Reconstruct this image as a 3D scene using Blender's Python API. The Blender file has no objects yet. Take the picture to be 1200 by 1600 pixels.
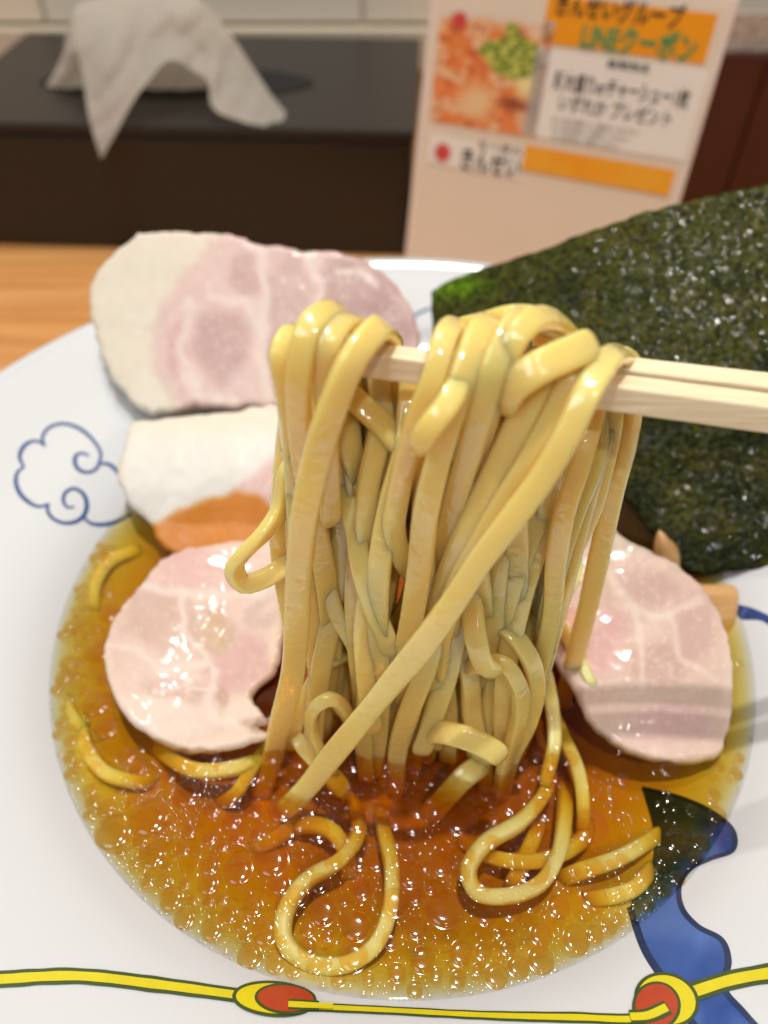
import bpy, math, random
import numpy as np
from mathutils import Vector, noise
from mathutils.geometry import delaunay_2d_cdt
random.seed(7)
rng = np.random.default_rng(7)
MM = 0.001
scene = bpy.context.scene
col = scene.collection

# ------------------------------------------------------------------ camera, world, lamps, exposure
F, PITCH, HC = 1203.0, math.radians(47.0), 208.0          # focal length in photo pixels, pitch, height (mm)
cam = bpy.data.cameras.new('camera')
cam.sensor_fit = 'VERTICAL'; cam.sensor_height = 36.0; cam.sensor_width = 27.0
cam.lens = F / 1600.0 * 36.0
cam.clip_start = 0.005; cam.clip_end = 20.0
cam.dof.use_dof = True; cam.dof.focus_distance = 0.128; cam.dof.aperture_fstop = 10.5
camo = bpy.data.objects.new('camera', cam); col.objects.link(camo)
camo.location = (0, 0, HC * MM); camo.rotation_euler = (math.pi / 2 - PITCH, 0, 0)
scene.camera = camo

w = bpy.data.worlds.new('World'); scene.world = w; w.use_nodes = True
bg = w.node_tree.nodes['Background']
bg.inputs[0].default_value = (1.0, 0.96, 0.92, 1); bg.inputs[1].default_value = 0.18

def lamp(name, loc, size, power, colr, target):
    l = bpy.data.lights.new(name, 'AREA'); l.shape = 'DISK'; l.size = size; l.energy = power; l.color = colr
    o = bpy.data.objects.new(name, l); col.objects.link(o); o.location = loc
    o.rotation_euler = (Vector(target) - Vector(loc)).to_track_quat('-Z', 'Y').to_euler()
    o['kind'] = 'helper'
    return o
lamp('ceiling_lamp_over_counter', (0.03, 0.15, 1.55), 0.035, 16.0, (1.0, 0.96, 0.90), (0, 0.1, 0.06))
lamp('ceiling_lamp_by_wall', (0.02, 0.58, 1.55), 0.035, 6.5, (1.0, 0.94, 0.85), (0, 0.15, 0.06))
lamp('added_front_gloss_light', (0.16, -0.62, 1.45), 0.035, 6.0, (1.0, 0.92, 0.80), (0, 0.1, 0.1))  # added unseen light, gives highlights on the noodle fronts
lamp('added_soft_fill_light', (-0.55, -0.55, 1.15), 0.6, 5.0, (0.84, 0.92, 1.0), (0, 0.1, 0.06))  # added soft fill from behind the camera, stands in for room light

scene.view_settings.view_transform = 'Standard'; scene.view_settings.look = 'None'
scene.view_settings.exposure = -0.18; scene.view_settings.gamma = 1.0
scene.render.engine = 'CYCLES'
cy = scene.cycles
cy.use_denoising = True; cy.max_bounces = 7; cy.diffuse_bounces = 3; cy.glossy_bounces = 4
cy.transmission_bounces = 6; cy.transparent_max_bounces = 24; cy.volume_bounces = 0
cy.caustics_reflective = False; cy.caustics_refractive = False; cy.sample_clamp_indirect = 6.0
cy.sample_clamp_direct = 0.0

# ------------------------------------------------------------------ the lens, as rays into the place
fw = np.array([0, math.cos(PITCH), -math.sin(PITCH)]); rt = np.array([1.0, 0, 0])
up = np.array([0, math.sin(PITCH), math.cos(PITCH)]); CAM = np.array([0, 0, HC])
def ray(x, y): return fw + rt * (x - 600) / F + up * (800 - y) / F
def on_z(x, y, z):
    d = ray(x, y); return CAM + d * ((z - HC) / d[2])
def on_Y(x, y, Y):
    d = ray(x, y); return CAM + d * (Y / d[1])
def on_plane(x, y, p0, n):
    d = ray(x, y); return CAM + d * (np.dot(p0 - CAM, n) / np.dot(d, n))
def plane3(a, b, c):
    n = np.cross(b - a, c - a); n = n / np.linalg.norm(n)
    if np.dot(CAM - a, n) < 0: n = -n
    return a, n
def unit(v): return v / (np.linalg.norm(v) + 1e-12)
def clamp01(t): return max(0.0, min(1.0, t))
def smooth(a, b, t):
    t = clamp01((t - a) / (b - a)) if a != b else float(t > a); return t * t * (3 - 2 * t)

# ------------------------------------------------------------------ small builders
def srgb(r, g, b):
    f = lambda c: (c / 255 / 12.92) if c / 255 <= 0.04045 else ((c / 255 + 0.055) / 1.055) ** 2.4
    return (f(r), f(g), f(b))

def mesh_obj(name, verts, faces, mat, parent=None, origin=None, smooth_=True, colors=None):
    """verts in millimetres, world space; the object's origin goes to the bottom of the thing"""
    v = np.asarray(verts, float)
    if origin is None:
        origin = np.array([(v[:, 0].min() + v[:, 0].max()) / 2, (v[:, 1].min() + v[:, 1].max()) / 2, v[:, 2].min()])
    m = bpy.data.meshes.new(name)
    m.from_pydata(((v - origin) * MM).tolist(), [], faces)
    if smooth_: m.polygons.foreach_set('use_smooth', [True] * len(m.polygons))
    if colors is not None:
        a = m.color_attributes.new('Col', 'FLOAT_COLOR', 'POINT')
        c = np.ones((len(v), 4)); c[:, :3] = colors
        a.data.foreach_set('color', c.ravel())
    if mat: m.materials.append(mat)
    m.update()
    o = bpy.data.objects.new(name, m); col.objects.link(o)
    place(o, origin, parent)
    return o
ORG = {}
def place(o, origin, parent=None):
    ORG[o.name] = np.array(origin, float)
    if parent is not None:
        o.parent = parent; o.location = tuple((origin - ORG[parent.name]) * MM)
    else:
        o.location = tuple(np.array(origin) * MM)
def tag(o, label, cat=None, group=None, kind=None):
    if label: o['label'] = label
    if cat: o['category'] = cat
    if group: o['group'] = group
    if kind: o['kind'] = kind
    return o
def empty(name, origin):
    o = bpy.data.objects.new(name, None); o.empty_display_size = 0.01; col.objects.link(o); place(o, np.array(origin, float)); return o

def box(name, lo, hi, mat, parent=None, bevel=1.0, basis=None, base=None):
    """bevelled box; with basis (3 unit vectors) and base it may be turned"""
    import bmesh
    bm = bmesh.new(); bmesh.ops.create_cube(bm, size=1)
    for v in bm.verts:
        v.co = Vector([lo[k] + (v.co[k] + 0.5) * (hi[k] - lo[k]) for k in range(3)])
    if bevel: bmesh.ops.bevel(bm, geom=bm.edges[:], offset=bevel, segments=2, affect='EDGES', profile=0.6)
    vs = np.array([v.co[:] for v in bm.verts]); fs = [[v.index for v in f.verts] for f in bm.faces]; bm.free()
    if basis is not None: vs = base + vs @ np.array(basis)
    return mesh_obj(name, vs, fs, mat, parent, smooth_=False)

def catmull(P, step):
    P = [np.array(p, float) for p in P]
    P = [2 * P[0] - P[1]] + P + [2 * P[-1] - P[-2]]
    out = []
    for i in range(1, len(P) - 2):
        a, b, c, d = P[i - 1:i + 3]
        n = max(2, int(np.linalg.norm((c - b)[:3]) / step))
        ta, tb = 0, max(1e-6, np.linalg.norm(b - a)) ** 0.5
        tc = tb + max(1e-6, np.linalg.norm(c - b)) ** 0.5; td = tc + max(1e-6, np.linalg.norm(d - c)) ** 0.5
        for k in range(n):
            t = tb + (tc - tb) * k / n
            A1 = (tb - t) / (tb - ta) * a + (t - ta) / (tb - ta) * b
            A2 = (tc - t) / (tc - tb) * b + (t - tb) / (tc - tb) * c
            A3 = (td - t) / (td - tc) * c + (t - tc) / (td - tc) * d
            B1 = (tc - t) / (tc - ta) * A1 + (t - ta) / (tc - ta) * A2
            B2 = (td - t) / (td - tb) * A2 + (t - tb) / (td - tb) * A3
            out.append((tc - t) / (tc - tb) * B1 + (t - tb) / (tc - tb) * B2)
    out.append(P[-2]); return out

# ------------------------------------------------------------------ materials
def new_mat(name):
    m = bpy.data.materials.new(name); m.use_nodes = True
    nt = m.node_tree; return m, nt, nt.nodes['Principled BSDF']
def principled(name, color=(0.8, 0.8, 0.8), rough=0.5, spec=0.5, attr=False, sss=0.0, sss_scale=0.003, sss_rad=(1, .5, .25),
               bump=0.0, bump_scale=400.0, bump_dist=0.0004, mottle=0.0, mottle_scale=150.0, mottle_col=None, coat=0.0, coat_rough=0.1,
               stretch=None, rough_var=0.0, coat_scale=0.0, coat_dist=0.0003, coat_ior=1.5):
    m, nt, b = new_mat(name); N, L = nt.nodes, nt.links
    tc = N.new('ShaderNodeTexCoord'); src = tc.outputs['Object']
    if stretch:
        mp = N.new('ShaderNodeMapping'); mp.inputs['Scale'].default_value = stretch; L.new(src, mp.inputs['Vector']); src = mp.outputs[0]
    if attr:
        a = N.new('ShaderNodeVertexColor'); a.layer_name = 'Col'; c = a.outputs['Color']
    else:
        r = N.new('ShaderNodeRGB'); r.outputs[0].default_value = (*color, 1); c = r.outputs[0]
    if mottle:
        n = N.new('ShaderNodeTexNoise'); n.inputs['Scale'].default_value = mottle_scale; n.inputs['Detail'].default_value = 6
        L.new(src, n.inputs['Vector'])
        mr = N.new('ShaderNodeMapRange'); mr.inputs[1].default_value = 0.3; mr.inputs[2].default_value = 0.7
        mr.inputs[3].default_value = 0.0; mr.inputs[4].default_value = mottle
        L.new(n.outputs['Fac'], mr.inputs[0])
        mx = N.new('ShaderNodeMix'); mx.data_type = 'RGBA'; mx.blend_type = 'MULTIPLY' if mottle_col is None else 'MIX'
        L.new(mr.outputs[0], mx.inputs['Factor']); L.new(c, mx.inputs['A'])
        mx.inputs['B'].default_value = (*(mottle_col or (0.55, 0.5, 0.45)), 1); c = mx.outputs['Result']
    L.new(c, b.inputs['Base Color'])
    b.inputs['Roughness'].default_value = rough; b.inputs['Specular IOR Level'].default_value = spec
    if rough_var:
        n2 = N.new('ShaderNodeTexNoise'); n2.inputs['Scale'].default_value = 120; L.new(src, n2.inputs['Vector'])
        m2 = N.new('ShaderNodeMapRange'); m2.inputs[1].default_value = .35; m2.inputs[2].default_value = .65
        m2.inputs[3].default_value = max(.02, rough - rough_var); m2.inputs[4].default_value = rough + rough_var
        L.new(n2.outputs['Fac'], m2.inputs[0]); L.new(m2.outputs[0], b.inputs['Roughness'])
    if sss:
        b.inputs['Subsurface Weight'].default_value = sss; b.inputs['Subsurface Scale'].default_value = sss_scale
        b.inputs['Subsurface Radius'].default_value = sss_rad
    if coat:
        b.inputs['Coat Weight'].default_value = coat; b.inputs['Coat Roughness'].default_value = coat_rough
    if bump:
        n = N.new('ShaderNodeTexNoise'); n.inputs['Scale'].default_value = bump_scale; n.inputs['Detail'].default_value = 5
        L.new(src, n.inputs['Vector'])
        bp = N.new('ShaderNodeBump'); bp.inputs['Strength'].default_value = bump; bp.inputs['Distance'].default_value = bump_dist
        L.new(n.outputs['Fac'], bp.inputs['Height']); L.new(bp.outputs[0], b.inputs['Normal'])
        if coat and not coat_scale: L.new(bp.outputs[0], b.inputs['Coat Normal'])
    b.inputs['Coat IOR'].default_value = coat_ior
    if coat_scale:                      # the wet film has its own smooth, shallow ripples, which break highlights into glints
        n = N.new('ShaderNodeTexNoise'); n.inputs['Scale'].default_value = coat_scale; n.inputs['Detail'].default_value = 1.0
        L.new(tc.outputs['Object'], n.inputs['Vector'])
        bp = N.new('ShaderNodeBump'); bp.inputs['Strength'].default_value = 1.0; bp.inputs['Distance'].default_value = coat_dist
        L.new(n.outputs['Fac'], bp.inputs['Height']); L.new(bp.outputs[0], b.inputs['Coat Normal'])
    return m

M_porc = principled('porcelain', (0.61, 0.63, 0.655), 0.12, 0.5, coat=0.3, coat_rough=0.04)
def glaze(name, c, mott=0.25): return principled(name, c, 0.15, 0.5, mottle=mott, mottle_scale=220, coat=0.3, coat_rough=0.05)
M_line = glaze('blue_underglaze', srgb(52, 84, 140), 0.35)
M_yellow = glaze('yellow_glaze', srgb(216, 202, 34), 0.18)
M_green = glaze('dark_green_glaze', srgb(62, 82, 44), 0.3)
M_navy = glaze('navy_glaze', srgb(32, 52, 92), 0.3)
M_red = glaze('brick_red_glaze', srgb(178, 66, 40), 0.3)
M_blue = principled('blue_wash_glaze', rough=0.15, attr=True, mottle=0.25, mottle_scale=160, mottle_col=srgb(84, 118, 178), coat=0.3, coat_rough=0.05)

M_noodle = principled('wet_noodle', attr=True, rough=0.42, spec=0.35, sss=1.0, sss_scale=0.0058, sss_rad=(1.0, 0.68, 0.25),
                      bump=0.10, bump_scale=1300, bump_dist=0.0002, coat=1.0, coat_rough=0.05, coat_scale=560, coat_dist=0.00026, coat_ior=1.62)
nt = M_noodle.node_tree; N, L = nt.nodes, nt.links; b = N['Principled BSDF']
uvn = N.new('ShaderNodeUVMap'); uvn.uv_map = 'strand'; mp = N.new('ShaderNodeMapping'); mp.inputs['Scale'].default_value = (13, .5, 1); L.new(uvn.outputs[0], mp.inputs[0])
ns_ = N.new('ShaderNodeTexNoise'); ns_.inputs['Scale'].default_value = 2.0; ns_.inputs['Detail'].default_value = 4; L.new(mp.outputs[0], ns_.inputs['Vector'])
b1 = [n for n in N if n.type == 'BUMP'][0]; b2 = N.new('ShaderNodeBump'); b2.inputs['Strength'].default_value = .08; b2.inputs['Distance'].default_value = .0004
L.new(ns_.outputs['Fac'], b2.inputs['Height']); L.new(b2.outputs[0], b1.inputs['Normal'])
src = b.inputs['Base Color'].links[0].from_socket; mx = N.new('ShaderNodeMix'); mx.data_type = 'RGBA'; mr = N.new('ShaderNodeMapRange')
mr.inputs[1].default_value = .45; mr.inputs[2].default_value = .75; mr.inputs[4].default_value = .06; L.new(ns_.outputs['Fac'], mr.inputs[0]); L.new(mr.outputs[0], mx.inputs['Factor'])
L.new(src, mx.inputs['A']); mx.inputs['B'].default_value = (*srgb(246, 228, 176), 1); L.new(mx.outputs['Result'], b.inputs['Base Color'])
M_meat = principled('pork', attr=True, rough=0.5, spec=0.35, sss=0.6, sss_scale=0.0016, sss_rad=(1.0, 0.6, 0.5),
                    bump=0.1, bump_scale=500, bump_dist=0.0003, mottle=0.06, mottle_scale=220, mottle_col=srgb(240, 218, 206), coat=0.28, coat_rough=0.12,
                    coat_scale=160, coat_dist=0.0004, coat_ior=1.5)
M_menma = principled('bamboo_shoot', srgb(208, 164, 108), 0.35, sss=0.4, sss_scale=0.002, mottle=0.25, mottle_scale=300, bump=0.3, stretch=(1, 1, 5), coat=0.3)
M_stick = principled('pale_wood', srgb(242, 228, 196), 0.42, mottle=0.5, mottle_scale=900, mottle_col=srgb(226, 202, 160), bump=0.5, bump_scale=1100,
                     bump_dist=0.0004, stretch=(0.06, 1, 1), coat=0.35, coat_rough=0.25)
M_black = principled('black_lacquer', (0.012, 0.010, 0.009), 0.35, mottle=0.2, bump=0.05, bump_scale=900)
M_tissue = principled('tissue_paper', srgb(212, 204, 192), 0.85, 0.2, bump=0.5, bump_scale=90, bump_dist=0.003)
M_paper = principled('laminated_paper', srgb(226, 206, 184), 0.22, 0.5, mottle=0.05, mottle_scale=30, bump=0.25, bump_scale=16, bump_dist=0.002)
M_pwhite = principled('printed_white', srgb(232, 222, 210), 0.22, bump=0.25, bump_scale=16, bump_dist=0.002)
M_porange = principled('printed_orange', srgb(240, 152, 22), 0.25, mottle=0.1, mottle_scale=60)
M_pbar = principled('printed_orange_bar', srgb(236, 150, 30), 0.25, mottle=0.55, mottle_scale=70, mottle_col=srgb(238, 180, 66))
M_pblack = principled('printed_black', (0.02, 0.018, 0.016), 0.3)
M_pgreen = principled('printed_green', srgb(40, 140, 84), 0.3)
M_pred = principled('printed_red', srgb(206, 70, 66), 0.3)
M_photo = principled('printed_photo', rough=0.25, attr=True)
M_edge = principled('acrylic_edge', srgb(226, 206, 190), 0.1)
M_redbrown = principled('dark_red_lacquer', srgb(66, 22, 18), 0.25, mottle=0.4, mottle_scale=25)
M_speck = principled('speckled_card', srgb(196, 184, 172), 0.4, mottle=0.7, mottle_scale=420, mottle_col=srgb(120, 110, 104))
M_wall = principled('beige_wall', srgb(206, 192, 170), 0.6, mottle=0.1, mottle_scale=20, bump=0.1, bump_scale=200)
M_tile = principled('cream_tile', srgb(226, 216, 198), 0.3, mottle=0.08, mottle_scale=15)

# table: long grained pale wood
M_table, nt, b = new_mat('table_wood'); N, L = nt.nodes, nt.links
tc = N.new('ShaderNodeTexCoord'); mp = N.new('ShaderNodeMapping'); mp.inputs['Scale'].default_value = (1.2, 26, 1); L.new(tc.outputs['Object'], mp.inputs[0])
n1 = N.new('ShaderNodeTexNoise'); n1.inputs['Scale'].default_value = 6; n1.inputs['Detail'].default_value = 8; n1.inputs['Distortion'].default_value = 0.4
L.new(mp.outputs[0], n1.inputs['Vector']); cr = N.new('ShaderNodeValToRGB')
cr.color_ramp.elements[0].position = 0.3; cr.color_ramp.elements[0].color = (*srgb(186, 122, 66), 1)
cr.color_ramp.elements[1].position = 0.72; cr.color_ramp.elements[1].color = (*srgb(222, 166, 102), 1)
L.new(n1.outputs['Fac'], cr.inputs[0]); L.new(cr.outputs[0], b.inputs['Base Color']); b.inputs['Roughness'].default_value = 0.38

# nori: dark crinkled weed with glints
M_nori, nt, b = new_mat('dried_seaweed'); N, L = nt.nodes, nt.links
tc = N.new('ShaderNodeTexCoord'); a = N.new('ShaderNodeVertexColor'); a.layer_name = 'Col'
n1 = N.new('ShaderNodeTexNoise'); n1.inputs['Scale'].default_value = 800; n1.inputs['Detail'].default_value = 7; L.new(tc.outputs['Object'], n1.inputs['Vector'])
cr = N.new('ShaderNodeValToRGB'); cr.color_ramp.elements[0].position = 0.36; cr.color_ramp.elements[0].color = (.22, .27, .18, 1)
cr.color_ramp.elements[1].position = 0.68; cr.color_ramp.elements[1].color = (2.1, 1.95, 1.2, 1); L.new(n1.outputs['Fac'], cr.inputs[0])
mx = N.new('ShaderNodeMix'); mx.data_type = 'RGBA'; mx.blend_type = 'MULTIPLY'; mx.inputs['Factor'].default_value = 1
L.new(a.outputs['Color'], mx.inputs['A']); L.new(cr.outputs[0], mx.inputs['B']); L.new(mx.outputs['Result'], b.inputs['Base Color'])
b.inputs['Roughness'].default_value = 0.6; b.inputs['Specular IOR Level'].default_value = 0.08
n2 = N.new('ShaderNodeTexNoise'); n2.inputs['Scale'].default_value = 800; n2.inputs['Detail'].default_value = 5; L.new(tc.outputs['Object'], n2.inputs['Vector'])
bp = N.new('ShaderNodeBump'); bp.inputs['Strength'].default_value = 0.8; bp.inputs['Distance'].default_value = 0.0007
L.new(n2.outputs['Fac'], bp.inputs['Height']); L.new(bp.outputs[0], b.inputs['Normal'])
n3 = N.new('ShaderNodeTexNoise'); n3.inputs['Scale'].default_value = 300; n3.inputs['Detail'].default_value = 1.5; L.new(tc.outputs['Object'], n3.inputs['Vector'])
bp3 = N.new('ShaderNodeBump'); bp3.inputs['Strength'].default_value = 1.0; bp3.inputs['Distance'].default_value = 0.0014
L.new(n3.outputs['Fac'], bp3.inputs['Height']); L.new(bp3.outputs[0], b.inputs['Coat Normal'])
b.inputs['Coat Weight'].default_value = 0.28; b.inputs['Coat Roughness'].default_value = 0.08; b.inputs['Coat IOR'].default_value = 1.45
tl = N.new('ShaderNodeBsdfTranslucent'); L.new(mx.outputs['Result'], tl.inputs['Color']); ms = N.new('ShaderNodeMixShader'); ms.inputs[0].default_value = 0.2
L.new(b.outputs[0], ms.inputs[1]); L.new(tl.outputs[0], ms.inputs[2]); L.new(ms.outputs[0], nt.nodes['Material Output'].inputs['Surface'])

def liquid(name, ior, tint, rough, absorb=None, bump=0.0):
    m, nt, b = new_mat(name); N, L = nt.nodes, nt.links; N.remove(b); out = N['Material Output']
    fr = N.new('ShaderNodeFresnel'); fr.inputs['IOR'].default_value = ior
    tr = N.new('ShaderNodeBsdfTransparent'); tr.inputs[0].default_value = (*tint, 1)
    gl = N.new('ShaderNodeBsdfGlossy'); gl.inputs['Roughness'].default_value = rough
    mx = N.new('ShaderNodeMixShader'); L.new(fr.outputs[0], mx.inputs[0]); L.new(tr.outputs[0], mx.inputs[1]); L.new(gl.outputs[0], mx.inputs[2])
    L.new(mx.outputs[0], out.inputs['Surface'])
    if bump:
        tc = N.new('ShaderNodeTexCoord'); n = N.new('ShaderNodeTexNoise'); n.inputs['Scale'].default_value = 90; L.new(tc.outputs['Object'], n.inputs['Vector'])
        bp = N.new('ShaderNodeBump'); bp.inputs['Strength'].default_value = bump; bp.inputs['Distance'].default_value = 0.002
        L.new(n.outputs['Fac'], bp.inputs['Height']); L.new(bp.outputs[0], gl.inputs['Normal']); L.new(bp.outputs[0], fr.inputs['Normal'])
    if absorb:
        va = N.new('ShaderNodeVolumeAbsorption'); va.inputs['Density'].default_value = absorb[0]; va.inputs['Color'].default_value = (*absorb[1], 1)
        L.new(va.outputs[0], out.inputs['Volume'])
    return m
M_broth = liquid('amber_broth', 1.36, (1, 1, 1), 0.015, (400.0, (0.95, 0.835, 0.2)), bump=0.05)
M_oil = liquid('golden_oil', 1.55, (0.98, 0.82, 0.5), 0.08)
M_bead = liquid('fine_oil_beads', 1.55, (1.0, 0.97, 0.9), 0.07)

# ------------------------------------------------------------------ setting: table and wall
def sheet(name, x0, x1, y0, y1, z, mat):
    return mesh_obj(name, [(x0, y0, z), (x1, y0, z), (x1, y1, z), (x0, y1, z)], [(0, 1, 2, 3)], mat, smooth_=False)
tag(sheet('table', -900, 900, -350, 560, 0, M_table), 'pale wooden counter top with long straight grain', kind='structure')
WY = 552
wall = tag(mesh_obj('wall', [(-900, WY, -5), (900, WY, -5), (900, WY, 900), (-900, WY, 900)], [(0, 1, 2, 3)], M_wall, smooth_=False),
           'beige wall behind the counter', kind='structure')
for k in range(-5, 9):          # cream tiles along the wall above the ledge
    x = -62 + k * 98
    box('tile', (x - 48, WY - 5, 66), (x + 48, WY - 0.5, 190), M_tile, wall, 1.2)
box('ledge', (-800, WY - 12, 40), (800, WY - 0.5, 64), M_wall, wall, 1.5)

# ------------------------------------------------------------------ the bowl
BX, BY, SZ = 4.0, 108.5, 58.0
PROF = [(0, 42), (20, 42.2), (38, 43), (54, 45), (66, 48.3), (75, 53), (80.5, 58), (85, 61.6), (92, 65), (104, 69), (118, 73), (128, 76)]
pr = catmull([(a, c, 0) for a, c in PROF], 2.0)
PRr = np.array([p[0] for p in pr]); PRz = np.array([p[1] for p in pr])
def bowl_z(r): return np.interp(r, PRr, PRz)
def bowl_n(p):
    r = math.hypot(p[0] - BX, p[1] - BY); s = (bowl_z(r + 1) - bowl_z(max(r - 1, 0))) / 2.0
    e = np.array([p[0] - BX, p[1] - BY, 0]) / max(r, 1e-6); return unit(np.array([0, 0, 1.0]) - e * s)
def on_bowl(x, y, lift=0.0):
    d = ray(x, y); t0, t1 = 60.0, 330.0; t = t0
    while t < t1:
        p = CAM + d * t
        if p[2] < bowl_z(math.hypot(p[0] - BX, p[1] - BY)): break
        t += 1.0
    a, c = t - 1.0, t
    for _ in range(18):
        m_ = (a + c) / 2; p = CAM + d * m_
        if p[2] < bowl_z(math.hypot(p[0] - BX, p[1] - BY)): c = m_
        else: a = m_
    p = CAM + d * a
    return p + bowl_n(p) * lift
def lathe(profile, seg, cx, cyy, closed_top=False):
    vs, fs = [], []
    for r, z in profile:
        for k in range(seg):
            a = 2 * math.pi * k / seg; vs.append((cx + r * math.cos(a), cyy + r * math.sin(a), z))
    for i in range(len(profile) - 1):
        for k in range(seg):
            k2 = (k + 1) % seg; fs.append((i * seg + k, i * seg + k2, (i + 1) * seg + k2, (i + 1) * seg + k))
    return vs, fs
inner = [(max(a, 0.05), c) for a, c in zip(PRr, PRz)]
lip = [(129.6, 77.0), (130.6, 76.9), (131.0, 76.0), (130.2, 74.6)]
outer = [(118, 68.5), (104, 64), (92, 60), (84, 55), (76, 46), (64, 33), (52, 20), (44, 11), (42, 8), (41, 1), (39, 0.6), (38, 1), (37, 6), (20, 7), (0.05, 7)]
bowl = empty('ramen_bowl', (BX, BY, 0))
vs, fs = lathe(inner + lip + outer, 160, BX, BY)
mesh_obj('bowl_body', vs, fs, M_porc, bowl)
tag(bowl, 'wide white porcelain ramen bowl with blue cloud and yellow rope painting', 'bowl')

def strip(name, pts, width, mat, lift, parent=bowl, taper=None, closed=False):
    """painted line: pts in photo pixels laid on the bowl, width in mm"""
    if closed: pts = list(pts) + [pts[0]]
    P = [p[:2] for p in catmull([(a, c, 0) for a, c in pts], 5.0)]
    Q = [on_bowl(x, y, lift) for x, y in P]; vs, fs = [], []
    for i, q in enumerate(Q):
        t = unit(Q[min(i + 1, len(Q) - 1)] - Q[max(i - 1, 0)]); nn = bowl_n(q); s = unit(np.cross(t, nn))
        w_ = width * (taper(i / (len(Q) - 1)) if taper else 1.0) * (1 + 0.10 * noise.noise(Vector((i * 0.13, q[0] * 0.1, 3.0))))
        vs += [q - s * w_ / 2, q + s * w_ / 2]
        if i: fs.append((2 * i - 2, 2 * i - 1, 2 * i + 1, 2 * i))
    return mesh_obj(name, vs, fs, mat, parent)
def fill_px(poly, step, jit=0.0):
    """triangulate a pixel polygon with inside points; returns points, faces, boundary loop count"""
    B = []
    for i in range(len(poly)):
        a, c = np.array(poly[i], float), np.array(poly[(i + 1) % len(poly)], float)
        n = max(1, int(np.linalg.norm(c - a) / step))
        for k in range(n): B.append(a + (c - a) * k / n)
    nb = len(B); pts = [Vector(p) for p in B]
    xs = [p[0] for p in poly]; ys = [p[1] for p in poly]
    r_ = random.Random(3)
    Ba = np.array(B); Bn = np.roll(Ba, -1, axis=0)
    y = min(ys) + step / 2; row = 0
    while y < max(ys):
        x = min(xs) + step / 2 + (step / 2 if row % 2 else 0)
        while x < max(xs):
            px, py = x + r_.uniform(-.2, .2) * step, y + r_.uniform(-.2, .2) * step
            if inside(Ba, Bn, px, py) and edge_dist(Ba, Bn, px, py) > step * 0.6: pts.append(Vector((px, py)))
            x += step
        y += step; row += 1
    V, E_, Fc, *_ = delaunay_2d_cdt(pts, [(i, (i + 1) % nb) for i in range(nb)], [list(range(nb))], 1, 1e-4)
    return np.array([v[:] for v in V]), [list(f) for f in Fc], Ba, Bn
def inside(A, Bn, x, y):
    c = ((A[:, 1] > y) != (Bn[:, 1] > y))
    xi = A[:, 0] + (y - A[:, 1]) / (Bn[:, 1] - A[:, 1] + 1e-12) * (Bn[:, 0] - A[:, 0])
    return bool(np.count_nonzero(c & (x < xi)) % 2)
def edge_dist(A, Bn, x, y):
    d = Bn - A; t = np.clip(((x - A[:, 0]) * d[:, 0] + (y - A[:, 1]) * d[:, 1]) / ((d ** 2).sum(1) + 1e-9), 0, 1)
    return float(np.sqrt(((A[:, 0] + t * d[:, 0] - x) ** 2 + (A[:, 1] + t * d[:, 1] - y) ** 2).min()))
def smooth_poly(poly, step=6.0, closed=True):
    P = [(a, c, 0) for a, c in poly]; P = P + [P[0]]
    return [p[:2] for p in catmull(P, step)][:-1]
def patch(name, poly, mat, lift, parent=bowl, step=7.0, colfn=None):
    V, Fc, A, Bn = fill_px(smooth_poly(poly), step)
    Q = [on_bowl(x, y, lift) for x, y in V]
    Fc = orient(Q, Fc)
    cols = [colfn(x, y) for x, y in V] if colfn else None
    return mesh_obj(name, Q, Fc, mat, parent, colors=cols)
def orient(Q, Fc):
    Q = np.asarray(Q); out = []
    for f in Fc:
        n = np.cross(Q[f[1]] - Q[f[0]], Q[f[2]] - Q[f[0]])
        out.append(f if np.dot(n, CAM - Q[f[0]]) > 0 else f[::-1])
    return out

# cloud painting (points read in an enlarged view, turned into photo pixels)
def zc(L_): return [(x * .3833, y * .3833 + 640) for x, y in L_]
cl1 = zc([(405, 215), (412, 185), (398, 150), (360, 105), (315, 73), (250, 58), (195, 78), (172, 118), (184, 150)])
cl2 = zc([(184, 150), (158, 130), (122, 132), (90, 160), (80, 200), (98, 234)])
cl3 = zc([(98, 234), (72, 255), (64, 292), (80, 340), (120, 380), (160, 396), (200, 384)])
cl4 = zc([(198, 386), (192, 405), (207, 437), (250, 461), (300, 460), (340, 435), (354, 390), (340, 345), (300, 322), (264, 342), (258, 375), (276, 400), (302, 396)])
cl5 = zc([(405, 212), (396, 238), (366, 256), (328, 250), (305, 220), (311, 186), (338, 178), (362, 190)])
cl6 = zc([(398, 222), (440, 222), (475, 250), (492, 290)]); cl7 = zc([(340, 438), (365, 462), (410, 470), (465, 460), (535, 425)])
for c_ in (cl1, cl2, cl3, cl4, cl5, cl6, cl7):
    strip('cloud_line', c_, 0.95, M_line, 0.10, taper=lambda t: 0.75 + 0.5 * math.sin(math.pi * t))
strip('cloud_line', [(632, 512), (650, 492), (672, 482)], 1.1, M_line, 0.10)
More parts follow.
